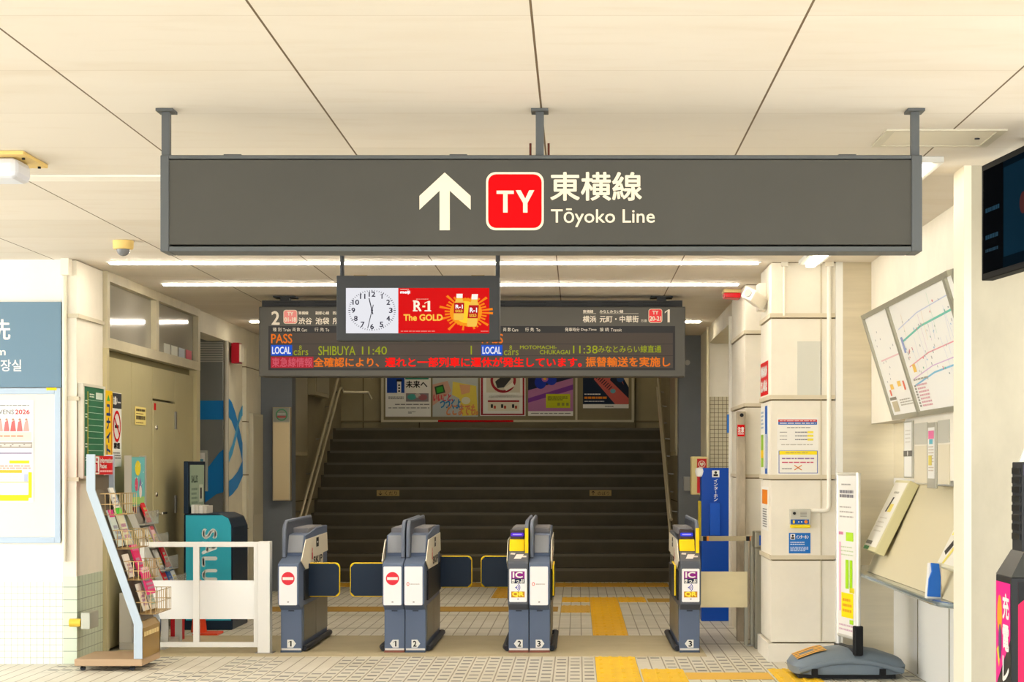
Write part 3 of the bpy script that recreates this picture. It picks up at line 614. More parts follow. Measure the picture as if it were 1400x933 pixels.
# ------------------------------------------------------------------ ticket gates
BODY = M('5E6C86', .45); BODYG = M('555A64', .45); FIN = M('4A505C', .35); SIDEP = M('6E6B5C', .35, .3); HOOD = M('77767A', .45); NAVY = M('0E2238', .3, spec=.15); YEDGE = M('FFDA2A', .5)
def gate(pxa, pxb, kind, num, adir, side, label):
    """side: +1 the passage (white side panel) is on the right; the fin stands on the other edge"""
    x0, x1 = px(pxa, 15.3), px(pxb, 15.3); xc = (x0 + x1) / 2
    t = thing('ticket_gate', label, 'ticket gate', (xc, 16.0, 0), 'ticket gate cabinets'); o = t.location
    b = BODY if kind != 'C' else BODYG
    MB(o).box((x0, 15.3, .02), (x1, 16.85, .36), BODY).build('pedestal', t, bevel=.006)
    MB(o).box((x0 + .001, 15.27, .0), (x1 - .001, 16.87, .0195), M('8A5648', .6) if 'brown kick' in label else M('4A5668', .5)).build('base', t)
    sx = x1 if side > 0 else x0
    MB(o).tube([(sx + side * .012, 15.34, .03), (sx + side * .03, 15.42, .035), (sx + side * .03, 16.8, .035), (sx + side * .012, 16.86, .03)], .022, M('33353A', .5), 10).build('bumper', t, smooth=True)
    MB(o).box((sx - side * .002, 15.42, .08), (sx + side * .004, 16.1, .36), SIDEP).box((sx - side * .002, 16.11, .08), (sx + side * .004, 16.84, .36), SIDEP).build('side_cover', t)
    y0 = 15.14
    if kind != 'C': prof = [(15.28, .335), (y0, .385), (y0, .69), (y0 + .02, .70), (15.42, .745), (15.42, .765), (15.5, .905), (15.75, .915), (16.2, .945), (16.85, .945), (16.85, .335)]
    else: prof = [(15.28, .335), (y0, .385), (y0, .70), (y0 + .015, .715), (15.36, .79), (15.7, .83), (16.2, .9), (16.85, .9), (16.85, .335)]
    MB(o).yz(prof, x0, x1, b).build('head', t, bevel=.007)
    if kind != 'C': MB(o).prism([(x0 + (.036 if side > 0 else .012), 15.418, .768), (x1 - (.012 if side > 0 else .036), 15.418, .768), (x1 - (.012 if side > 0 else .036), 15.494, .900), (x0 + (.036 if side > 0 else .012), 15.494, .900)], (0, -.006, .003), M('8E9197', .45)).build('neck_plate', t)
    MB(o).box((x0 + .01, 15.75, .90), (x1 - .01, 16.6, .955), HOOD).build('hood', t, bevel=.01)
    # white front panel
    a = front(y0, o); cxp = (pxa + pxb) / 2 + (xc * F / y0 - xc * F / 15.3)
    def q(u): return cxp + u
    if kind == 'C':
        a.rr(q(-12), 778, q(12), 823.5, 1.6, M('F4F2F4', .3), 0); a.rect(q(-9.3), 781.5, q(9), 791.5, M('8C1E86'), 1); a.text('IC', q(-7), 790.2, q(6), 782.6, WHITE, 2, .4)
        a.rect(q(-9.3), 791.5, q(9), 798.2, M('1C2A4A'), 1); a.text('きっぷ', q(-8.5), 797.4, q(8), 792.2, WHITE, 2, .3)
        for r in (2.2, 4.2, 6.2): a.ring(q(-3.6), 803.7, r - .45, r + .45, M('2C3CA8'), 2, -52, 52, 8)
        a.disc(q(-3), 803.7, .9, M('2C3CA8'), 2)
        a.rect(q(-9.3), 809.2, q(9), 817.3, M('C88A14'), 1); a.text('QR', q(-7.6), 816.6, q(7.4), 809.8, M('FFE84A'), 2, .5)
        a.rect(q(-1.2), 819, q(1.2), 820, BLACK, 1)
    else:
        a.rr(q(-12.6), 775, q(11.8), 828, 1.4, M('F2F0F2', .3), 0); a.rect(q(-1.4), 823, q(1), 824.2, BLACK, 1)
        if kind == 'A': a.disc(q(-.3), 791.5, 9, M('E0283A', .4), 1); a.rect(q(-7.6), 789.6, q(7), 793.4, WHITE, 2)
        else:
            a.ring(q(-8), 799, 1.2, 1.9, M('E0483A'), 1, n=12, k=1.3); a.lines(q(-4.6), 798, q(8), 800.2, 1, M('B8AFA8'), 1)
    a.build('front_panel', t)
    # sticker and stripe on the pedestal
    a = front(15.3, o); c = (pxa + pxb) / 2
    k = 1 if adir > 0 else -1
    a.poly([(c - 5.5 * k, 875), (c + 2.5 * k, 875), (c + 6.5 * k, 880.5), (c + 2.5 * k, 886), (c - 5.5 * k, 886)], WHITE, 1)
    if num == '1': a.one(c - 3 - k, 884.4, c + 2 - k, 876.8, BLACK, 2)
    else: a.text(num, c - 2.2 - k, 884.4, c + 2.2 - k, 876.8, BLACK, 2, .3)
    a.build('lane_sticker', t)
    a = front(15.3, o); a.rect(pxa + .8, 886.9, pxb - .8, 891.2, M('E8E2DA', .4), 1); a.build('white_stripe', t)
    a = front(15.3, o); a.rect(c - 4, 834.8, c + 4, 836.4, M('2E3440', .5), 1); a.build('maker_plate', t)
    # fin
    fx = x0 + .002 if side > 0 else x1 - .002; w = .03 * side
    fp = [(15.34, .72), (15.36, .93), (15.40, .985), (15.48, 1.008), (16.85, 1.012), (16.9, .98), (16.9, .90), (15.5, .86), (15.45, .75)]
    MB(o).yz(fp, fx, fx + w, FIN).build('fin', t, bevel=.006)
    MB(o).tube([(fx + w / 2, 15.34, .74), (fx + w / 2, 15.352, .94), (fx + w / 2, 15.40, .99), (fx + w / 2, 15.48, 1.012), (fx + w / 2, 16.85, 1.016)], .0145, M('6C7484', .4, .1), 8).build('fin_edge', t, smooth=True)
    if kind == 'C':
        MB(o).box((fx + w * .05, 15.31, .75), (fx + w * .95, 15.335, .965), YEL).build('fin_marker', t, bevel=.003)
        rx0, rx1 = (x0 + .004, x1 - .034) if side < 0 else (x0 + .034, x1 - .004)
        MB(o).yz([(15.34, .785), (15.40, .875), (15.44, .875), (15.62, .83), (15.62, .785)], rx0, rx1, YEL).build('card_reader', t, bevel=.006)
        MB(o).yz([(15.41, .877), (15.45, .945), (15.52, .95), (15.64, .89), (15.64, .877)], rx0 + .004, rx1 - .004, M('3B3038', .4)).build('display_hood', t, bevel=.006)
        dv = Art(((rx0 + rx1) / 2, 15.43 - .0015, .911), (1, 0, 0), (0, .04, .068), 1, False, o)
        dv.rr(-.05, -.016, .05, .016, .01, E('5A2CD0' if num != '3' else '2A3CD8', 1.1), 0); dv.rr(-.036, -.005, .036, .005, .004, E('B9A6FF', 1.2), 1); dv.build('display', t)
        ic = Art((xc, (y0 + .015 + 15.36) / 2, .7525), (1, 0, 0), (0, .205, .075), 1, False, o)
        ic.poly([(-.035, -.06), (.02, -.06), (.04, .03), (-.015, .03)], M('F0E4E0', .4), 0); ic.poly([(-.066, .03), (-.03, .02), (-.025, .055), (-.058, .06)], M('D9D2CC', .4), 0); ic.poly([(.025, -.03), (.06, -.03), (.062, .0), (.03, .0)], M('D9D2CC', .4), 0); ic.build('icon_print', t)
    # white side panel facing the passage
    sp = MB(o); pl = [(15.2, .715), (15.46, .87), (16.75, .885), (16.8, .73), (16.48, .725), (16.48, .632), (15.46, .64)]
    xs = sx + side * .0065
    sp.yz(pl, xs, xs + side * .006, M('ECE4D0', .35)).build('side_panel', t)
    sa = (onleft if side > 0 else onright)(xs + side * .006, o); s_ = 1 if side > 0 else -1
    sa.rect(s_ * 16.05, .79, s_ * 16.2, .865, BLACK, 1); sa.rect(s_ * 16.09, .82, s_ * 16.16, .835, WHITE, 2); sa.rect(s_ * 15.78, .70, s_ * 15.84, .755, M('D8404A'), 1); sa.disc(s_ * 15.81, .775, .02, M('D8404A'), 1); sa.text('SKIP', min(s_ * 15.88, s_ * 16.42), .66, max(s_ * 15.88, s_ * 16.42), .715, BLACK, 1, .004)
    sa.build('side_print', t)
    MB(o).box((sx, 15.4, .40), (sx + side * .012, 16.82, .63), M('1C1E22', .5)).build('flap_housing', t)
    return t
def flap(t, xa, xb, Yf, z0=.42, z1=.676):
    """xa at the cabinet, xb the free end"""
    o = t.location; s = 1 if xb > xa else -1; r = .03
    pts = [(xa, z0), (xb - s * r, z0), (xb, z0 + r), (xb, z1 - r), (xb - s * r, z1), (xa, z1)]
    fl = MB(o).xz(pts, Yf, Yf + .03, NAVY).build('flap', t)
    tb = [(xa + s * .01, Yf + .015, z0)]
    for i in range(5): an = math.pi / 2 * i / 4; tb.append((xb - s * r + s * r * math.sin(an), Yf + .015, z0 + r - r * math.cos(an)))
    for i in range(5): an = math.pi / 2 * i / 4; tb.append((xb - s * r + s * r * math.cos(an), Yf + .015, z1 - r + r * math.sin(an)))
    tb.append((xa + s * .01, Yf + .015, z1))
    MB(o).tube(tb, .0075, YEDGE, 8).build('yellow_edge', fl, smooth=True)
g1 = gate(384, 412.5, 'A', '1', 1, 1, 'single ticket gate cabinet with no-entry sign next to the white fence')
g2 = gate(525.6, 553.4, 'A', '1', -1, -1, 'ticket gate cabinet with no-entry disc and brown kick plate, sticker 1 pointing left')
g3 = gate(554.2, 582, 'B', '2', 1, 1, 'ticket gate cabinet with plain white front and sticker 2 pointing right')
g4 = gate(695.4, 722.9, 'C', '2', -1, -1, 'ticket gate cabinet with yellow reader, brown kick plate, sticker 2 pointing left')
g5 = gate(723.7, 752, 'B', '3', 1, 1, 'ticket gate cabinet with plain white front, brown kick plate, sticker 3 pointing right')
g6 = gate(928.8, 956.7, 'C', '3', -1, -1, 'single ticket gate cabinet with yellow card reader beside the blue panel')
flap(g1, px(412.5, 15.3) + .012, px(463.5, 15.6), 15.6); flap(g2, px(525.6, 15.3) - .012, px(479.5, 15.6), 15.6)
flap(g3, px(582, 15.3) + .012, px(644.5, 16.8), 16.78); flap(g4, px(695.4, 15.3) - .012, px(658.5, 16.8), 16.78)
for g, X, s in ((g5, px(752, 15.3), 1), (g6, px(928.8, 15.3), -1)):
    fl = MB(g.location).box((X + s * .013, 15.5, .42), (X + s * .033, 15.9, .67), NAVY).build('flap', g, bevel=.008)
    MB(g.location).tube([(X + s * .023, 15.495, .43), (X + s * .023, 15.495, .665), (X + s * .023, 15.9, .675)], .007, YEDGE).build('yellow_edge', fl)

# ------------------------------------------------------------------ left fence
Y = 15.2
t = thing('fence', 'white metal barrier fence with panels left of the ticket gates', 'fence', (px(280, Y), Y, 0)); o = t.location
WM = M('E6E4DE', .35, .1)
MB(o).box((px(352, Y), Y, 0), (px(369, Y), Y + .12, pz(741, Y)), WM).build('post', t, bevel=.004)
MB(o).box((px(349, Y), Y - .01, 0), (px(373, Y), Y + .14, .01), STEELD).build('post_foot', t)
for ya, yb in ((741.5, 748.5), (879, 886)): MB(o).box((px(190, Y), Y + .03, pz(yb, Y)), (px(352, Y), Y + .07, pz(ya, Y)), WM).build('rail', t, bevel=.003)
for xa, xb in ((190, 196), (263, 271), (346, 352)): MB(o).box((px(xa, Y), Y + .03, pz(879, Y)), (px(xb, Y), Y + .07, pz(748, Y)), WM).build('upright', t)
for xa, xb in ((196, 263), (271, 346)): MB(o).box((px(xa, Y), Y + .045, pz(847.5, Y)), (px(xb, Y), Y + .055, pz(794.5, Y)), M('DCDAD4', .3, .3)).build('infill_panel', t)
# ------------------------------------------------------------------ right barrier
Y = 15.9
t = thing('barrier', 'stainless barrier panel with hazard tape ends between gate and column', 'barrier', (px(990, Y), Y, 0)); o = t.location
MB(o).box((px(957, Y), Y, pz(831, Y)), (px(1022, Y), Y + .02, pz(782, Y)), M('D6C8A0', .42, .8, noise=.12, scale=2, stretch=(.5, 1, 1))).build('infill_panel', t)
MB(o).box((px(958, Y), Y - .005, pz(740, Y)), (px(1030, Y), Y + .035, pz(733.5, Y)), M('B9AD8C', .5, .2)).build('top_rail', t)
hz = MB(o)
for xx in (961, 1020): hz.box((px(xx, Y), Y - .0065, pz(740, Y)), (px(xx + 5, Y), Y - .005, pz(733.6, Y)), BLACK); hz.box((px(xx + 5, Y), Y - .0065, pz(740, Y)), (px(xx + 8, Y), Y - .005, pz(733.6, Y)), ORANGE)
hz.build('hazard_tape', t)
MB(o).box((px(1018, Y), Y + .02, 0), (px(1023, Y), Y + .06, pz(735, Y)), M('A8A594', .45, .5)).build('post', t); MB(o).box((px(1026, Y), Y - .02, 0), (px(1033, Y), Y + .05, pz(734, Y)), M('A8A594', .45, .5)).build('post', t)
MB(o).box((px(1022, Y), Y - .05, 0), (px(1037, Y), Y + .08, .012), STEELD).build('post_foot', t)
t = thing('control_post', 'low steel control post behind the barrier beside the right column', 'post', (1.42, 15.9, 0)); o = t.location
MB(o).box((1.40, 15.6, 0), (1.5, 15.75, .80), M('8E8A7A', .45, .5)).build('body', t, bevel=.006); MB(o).box((1.395, 15.57, .8), (1.52, 15.8, .93), M('8F8A78', .4, .5)).build('head', t, bevel=.008); MB(o).box((1.43, 15.566, .82), (1.51, 15.57, .9), BLUE).build('blue_label', t)

# ------------------------------------------------------------------ intercom booth panel, AED, bits at the right
Y = 18.4
t = thing('intercom_booth', 'tall blue intercom booth panel standing behind the barrier', 'intercom', (px(979, Y), Y + .1, 0)); o = t.location
MB(o).box((px(959, Y), Y, 0), (px(1000, Y), Y + .22, pz(640, Y)), M('0A46A8', .35)).build('body', t, bevel=.006)
MB(o).box((px(970, Y), Y - .03, pz(732, Y)), (px(984, Y), Y, pz(688, Y)), M('1254C0', .3)).build('leaflet_box', t, bevel=.004)
MB(o).lathe((px(957, Y) - .0, Y + .03, pz(648, Y)), [(.0, -.03), (.035, -.025), (.045, .02), (.04, .05), (0, .06)], WHITE, 14).build('camera', t, smooth=True)
MB(o).box((px(957, Y) - .01, Y + .04, .75), (px(959, Y), Y + .14, 1.12), M('C8B22A', .5)).build('side_strip', t)
a = front(Y, o); a.rect(973.5, 643.5, 983.5, 653, WHITE, 1); a.disc(978.5, 646.4, 1.8, BLACK, 2); a.rect(975.4, 648.6, 981.6, 651.4, BLACK, 2)
for i, ch in enumerate('インターホン'):
    if ch == 'ー': a.rect(978.2, 655.6 + i * 5.1, 979, 659.8 + i * 5.1, WHITE, 1)
    else: a.text(ch, 976.2, 660 + i * 5.1, 981, 655.4 + i * 5.1, WHITE, 1, .15)
for yy in (644, 690, 735): a.disc(997, yy, .5, STEEL, 1, n=8)
a.build('lettering', t)
Y = 21.2
t = thing('defibrillator_box', 'beige wall box with red heart plate behind the blue intercom panel', 'wall box', (px(957, Y), Y, 1.1)); o = t.location
MB(o).box((px(945.5, Y), Y, pz(677, Y)), (1.385, Y + .25, pz(624.5, Y)), M('D9C88E', .45)).build('body', t, bevel=.008)
MB(o).box((px(951.5, Y), Y - .012, pz(676, Y)), (px(967.5, Y), Y, pz(626, Y)), M('D9C88E', .4)).build('door', t)
a = front(Y - .012, o); a.rect(953, 627.5, 966, 674.5, M('C8201E', .4), 1); a.ring(959.5, 635, 4, 4.9, CREAMW, 2, n=18)
a.poly([(959.5, 638.4), (956.6, 635), (957.2, 632.8), (958.6, 632.6), (959.5, 634), (960.4, 632.6), (961.8, 632.8), (962.4, 635)], CREAMW, 2)
for i, ch in enumerate('AED'): a.text(ch, 957.5, 651 + i * 8, 961.5, 645 + i * 8, CREAMW, 2, .3)
a.build('plate', t)
MB((px(939, 22.78), 22.79, pz(672, 22.78))).box((px(934.5, 22.78), 22.74, pz(671.5, 22.78)), (px(943.5, 22.78), 22.799, pz(652, 22.78)), M('8F8E88', .4, .5)).build('switch_box', bevel=.006, label='small grey switch box on the dark column beside heart plate box', cat='switch box')
MB((px(940, 22.78), 22.79, pz(496, 22.78))).lathe((px(940, 22.78), 22.77, pz(496, 22.78)), [(.03, 0), (.03, .028), (.02, .029)], M('A8A8A4', .4), 14, 'y').build('round_button', label='small round grey fitting high on the dark column', cat='button')
# red lamps
t = thing('alarm_lamp', 'red alarm lamp with pale top beside inner right column', 'alarm lamp', (1.3, 16.9, 2.87)); o = t.location
MB(o).box((px(988.5, 16.9), 16.8, pz(401.5, 16.9)), (1.389, 17.05, pz(397, 16.9)), M('D8C48A', .5)).build('base', t, bevel=.004)
MB(o).xz([(px(989, 16.9), pz(401.6, 16.9)), (1.387, pz(401.6, 16.9)), (1.385, pz(409, 16.9)), (px(990, 16.9), pz(407.5, 16.9))], 16.81, 17.04, M('D81020', .25)).build('lens', t, bevel=.006)
t = thing('alarm_lamp', 'dark red alarm box hanging under header beside the mural pole', 'alarm lamp', (-3.6, 21.0, 2.5)); o = t.location
MB(o).box((px(317, 21), 20.95, pz(497, 21)), (px(328, 21), 21.15, pz(469, 21)), M('A00C20', .35)).build('body', t, bevel=.006)
MB(o).box((px(328.1, 21), 20.96, pz(495, 21)), (px(330.5, 21), 21.14, pz(471, 21)), M('D8D0BC', .5)).box((-3.7, 21.0, pz(474, 21)), (px(317, 21), 21.1, pz(470, 21)), M('D8D0BC', .5)).build('mount', t)
# poles and pipes
MB((-3.66, 20.55, 0)).tube([(-3.66, 20.55, 0), (-3.66, 20.55, 2.75)], .028, M('B9B2A0', .35, .6), 10).build('steel_pole', label='slim steel pole at the corner of the blue mural', cat='pole')
MB((px(968, 21.4), 21.4, 0)).tube([(px(968, 21.4), 21.4, 0), (px(968, 21.4), 21.4, ZC)], .018, M('DDD4B4', .5), 10).build('conduit', label='thin pale pipe at the left edge of the tiled niche', cat='pipe', group='pipes')
MB((px(999.5, 17.85), 17.85, 0)).tube([(px(999.5, 17.85), 17.85, 0), (px(999.5, 17.85), 17.85, 2.8)], .022, M('E8E4D8', .5), 10).build('conduit', label='white vertical pipe behind the inner right column', cat='pipe', group='pipes')
t = thing('steel_post', 'rust-stained pale steel post at the foot of the inner column', 'post', (1.36, 16.33, 0)); o = t.location
MB(o).box((px(1007.5, 16.3), 16.3, 0), (px(1019.5, 16.3), 16.386, 1.9), M('BDB09A', .6, noise=.3, scale=7, stretch=(1, 1, .4))).build('body', t, bevel=.006)
MB(o).box((px(1008, 16.3), 16.296, pz(597, 16.3)), (px(1018, 16.3), 16.2995, pz(581, 16.3)), RED).build('red_sticker', t)
a = front(16.296, o); a.text('注意', 1009, 591.5, 1017, 584, WHITE, 0, .2); a.rect(1009, 593, 1017, 594.2, WHITE, 0); a.build('sticker_print', t)
MB(o).lathe((px(1014, 16.3), 16.29, pz(568, 16.3)), [(.016, 0), (.016, .009)], BLACK, 12, 'y').build('cap', t)
MB((px(996, 17.9), 17.86, 1.7)).box((px(994, 17.84), 17.84, pz(592, 17.84)), (px(998.3, 17.84), 17.855, pz(567, 17.84)), LBLUE).build('small_sign', label='narrow blue sign plate beside the white pipe in the niche', cat='sign')

# ------------------------------------------------------------------ things on the right column
XS = 1.43; Yc = 14.6
def sheet(name, x0, y0, x1, y1, m, label, cat, draw, Y=Yc, th=.003, **k):
    org = (px((x0 + x1) / 2, Y), Y, pz(y1, Y))
    ob = MB(org).box((px(x0, Y), Y - th, pz(y1, Y)), (px(x1, Y), Y - .0003, pz(y0, Y)), m).build(name, label=label, cat=cat, **k)
    if draw: a = front(Y - th, org); draw(a); a.build('print', ob)
    return ob
def n1(a):
    a.rect(1064, 574, 1117, 577, M('C8302C'), 1); a.rect(1064, 577, 1117, 581, M('2E66B8'), 1); a.lines(1066, 575, 1115, 576.4, 1, WHITE, 2); a.lines(1066, 578, 1115, 580, 1, WHITE, 2)
    a.lines(1076, 584, 1108, 586, 1, GREYTXT)
    for y in (590.5, 595.5, 600.5):
        a.lines(1066, y, 1076, y + 1.6, 1, GREYTXT); a.lines(1087, y, 1104, y + 1.6, 1, M('8A8A90'), 1, .9); a.rect(1104, y - .6, 1112, y + 2.2, M('F2E04A'), 1)
    a.lines(1068, 607, 1112, 609.5, 1, M('B8B4A8'))
def n2(a):
    a.rect(1064.5, 616.5, 1118, 647.5, M('4A62B0'), 0); a.rect(1065.5, 622, 1117, 646.7, PAPER, 1); a.rect(1065.5, 617, 1117, 622, M('F5DE20'), 1); a.lines(1074, 618.8, 1104, 620.4, 1, GREYTXT, 2)
    a.lines(1069, 625.5, 1113, 629, 1, M('8A6AA0'), 2); a.lines(1069, 631, 1113, 634, 1, M('C8506A'), 2); a.seg((1086, 636.5), (1096, 643), 1.2, M('D87A30'), 3); a.seg((1096, 636.5), (1086, 643), 1.2, M('D87A30'), 3); a.lines(1069, 640, 1083, 642.5, 1, GREYTXT, 2)
sheet('notice', 1062.5, 571.5, 1119, 614.5, PAPER, 'white notice with red and blue header on the right column', 'notice', n1)
sheet('notice', 1062.5, 615.2, 1119, 650, PAPER, 'notice with yellow header and blue border under the other on column', 'notice', n2)
def n3(a):
    a.rect(1080.5, 730.5, 1087, 738, WHITE, 1); a.disc(1083.8, 732.9, 1.5, BLACK, 2); a.rect(1081.6, 735, 1086, 737.2, BLACK, 2); a.text('インターホン', 1088.5, 737, 1105.5, 732, WHITE, 1, .15)
    a.lines(1080.5, 740.5, 1100, 746, 2, M('C9DCF2')); a.lines(1080.5, 747.5, 1105, 754.5, 3, M('C9DCF2'))
sheet('sign', 1078.5, 729, 1108, 757, M('1E72C8', .4), 'small blue instruction sign below the intercom unit', 'sign', n3)
sheet('patch_plate', 1090, 467, 1123, 541, M('D3D3C8', .5), 'blank pale grey plate on the upper right column', 'plate', None, th=.006)
t = thing('intercom', 'grey intercom unit with yellow lip and blue button row on column', 'intercom', (px(1093, Yc), Yc, pz(722, Yc))); o = t.location
MB(o).box((px(1079, Yc), Yc - .05, pz(717.5, Yc)), (px(1107.5, Yc), Yc - .0005, pz(696, Yc)), M('C4C2B6', .45)).build('body', t, bevel=.005)
MB(o).box((px(1080, Yc), Yc - .06, pz(722, Yc)), (px(1106.5, Yc), Yc - .0005, pz(717.6, Yc)), M('F0D820', .45)).build('lip', t, bevel=.004)
a = front(Yc - .05, o); a.rect(1080.8, 710.6, 1106, 717, M('1C5AA8'), 1); a.rect(1084, 711.8, 1086.5, 716, YEL, 2); a.disc(1092, 714, .9, WHITE, 2, n=10); a.disc(1096, 714, .9, WHITE, 2, n=10); a.disc(1102, 713.8, 2.4, ORANGE, 2)
for i in range(4): a.rect(1094, 700.5 + i * 1.8, 1103, 701.3 + i * 1.8, M('8E8C82'), 1)
a.build('button_row', t)
MB(o).lathe((px(1085, Yc), Yc - .052, pz(702, Yc)), [(.011, -.006), (.011, .003)], BLACK, 12, 'y').build('camera', t)
MB((px(1133, Yc), Yc - .02, 1.1)).tube([(px(1107.5, Yc), Yc - .02, pz(698.5, Yc)), (px(1126, Yc), Yc - .02, pz(698.5, Yc)), (px(1131.5, Yc), Yc - .02, pz(697, Yc)), (px(1133, Yc), Yc - .02, pz(692, Yc)), (px(1133, Yc), Yc - .02, pz(364, Yc))], .016, M('F2EEE2', .45), 10).box((px(1127.5, Yc), Yc - .045, pz(365, Yc)), (px(1139, Yc), Yc - .001, pz(353.5, Yc)), M('EFE9DA', .5)).build('conduit', smooth=True, label='white conduit down the right column bending to the intercom', cat='pipe', group='pipes')
MB((px(1072, Yc), Yc - .012, 2.55)).tube([(px(1072, Yc), Yc - .012, pz(432, Yc)), (px(1072, Yc), Yc - .012, pz(364, Yc))], .009, CREAM, 8).box((px(1068, Yc), Yc - .035, pz(365, Yc)), (px(1077, Yc), Yc - .001, pz(355, Yc)), CREAM).build('conduit', label='short cream conduit and box at top of the right column', cat='pipe', group='pipes')
def side_sheet(name, xa, ya, xb, yb, m, label, cat, draw):
    Ya, Yb = py(xa, XS), py(xb, XS); z1_ = pz(ya, (Ya + Yb) / 2); z0_ = pz(yb, (Ya + Yb) / 2); org = (XS, (Ya + Yb) / 2, z0_)
    ob = MB(org).box((XS - .004, Ya, z0_), (XS - .0003, Yb, z1_), m).build(name, label=label, cat=cat)
    if draw: a = onright(XS - .004, org); draw(a, -max(Ya, Yb), z0_, -min(Ya, Yb), z1_); a.build('print', ob)
def s1(a, u0, v0, u1, v1):
    a.text('関係者以外', u0 + .05, v0 + (v1 - v0) * .58, u1 - .05, v0 + (v1 - v0) * .86, WHITE, 0, .012); a.text('立入禁止', u0 + .05, v0 + (v1 - v0) * .14, u1 - .05, v0 + (v1 - v0) * .44, WHITE, 0, .012)
side_sheet('sign', 1040.5, 496, 1050.3, 541, M('E01418', .4), 'red sign with white characters on the side of right column', 'sign', s1)
def s2(a, u0, v0, u1, v1):
    a.rect(u1 - .25, v0, u1 - .06, v1, M('1A5CB0'), 0); a.rect(u0 + .02, v0 + .05, u0 + .22, v0 + .3, M('9CC83A'), 0); a.rect(u0 + .02, v0 + .12, u0 + .22, v0 + .18, YEL, 1); a.lines(u0 + .03, v0 + .34, u0 + .22, v1 - .03, 5, M('9AB0C8'), 0)
    a.rect(u1 - .2, v0 + .04, u1 - .12, v0 + .3, WHITE, 1)
side_sheet('poster', 1041, 556, 1051, 648, PAPER, 'narrow poster with blue stripe on the side of right column', 'poster', s2)
def s3(a, u0, v0, u1, v1):
    a.rect(u0 + .05, v1 - .13, u1 - .03, v1 - .02, ORANGE, 0); a.lines(u0 + .1, v0 + .02, u1 - .08, v1 - .16, 8, GREYTXT, 0)
side_sheet('poster', 1042, 666, 1050.5, 725, PAPER, 'small poster with orange top low on the side of right column', 'poster', s3)
t = thing('security_camera', 'white box security camera on the left corner of right column', 'camera', (px(1035, 15), 15.0, pz(410, 15))); o = t.location
MB(o).box((px(1036, 15), 14.95, pz(425, 15)), (XS - .0005, 15.12, pz(388, 15)), M('E9E4D6', .5)).build('bracket', t, bevel=.005)
mb = MB(o); mb.X = Matrix.Translation((px(1030, 15), 14.85, pz(411, 15))) @ Matrix.Rotation(math.radians(28), 4, 'Y') @ Matrix.Rotation(math.radians(-35), 4, 'Z')
mb.box((-.05, -.12, -.045), (.05, .1, .045), M('EFEADC', .45)); mb.build('body', t, bevel=.012)
mb2 = MB(o); mb2.X = mb.X; mb2.lathe((0, -.121, 0), [(.03, -.008), (.03, .002)], M('8E8C86', .3), 14, 'y').build('lens', t)

# ------------------------------------------------------------------ ticket bay
t = thing('fare_map', 'tilted fare map board with coloured railway lines in the ticket bay', 'map board', (2.1, 11.7, 1.76)); o = t.location
bot, top = (2.13, 1.76), (1.917, 2.462)
dv = Vector((top[0] - bot[0], 0, top[1] - bot[1])); L_ = dv.length; nv = Vector((-dv.z, 0, dv.x)).normalized()
ya, yb = 13.28, 10.19
def bp(s, y, off=0): return Vector((bot[0], y, bot[1])) + dv * (s / L_) + nv * off
def slab(mb, s0, s1, y0, y1, o0, o1, m):
    mb.prism([bp(s0, y0, o0), bp(s1, y0, o0), bp(s1, y0, o1), bp(s0, y0, o1)], (0, y1 - y0, 0), m)
mb = MB(o); slab(mb, 0, L_, yb, ya, -.05, 0, M('A8A698', .4, .4)); mb.build('casing', t)
mb = MB(o)
for s0, s1, y0, y1 in ((0, .03, yb, ya), (L_ - .03, L_, yb, ya), (0, L_, ya - .04, ya), (0, L_, 12.23, 12.29), (0, L_, 10.30, 10.37)): slab(mb, s0, s1, y0, y1, 0, .016, M('A9A795', .4, .5))
mb.build('frame', t)
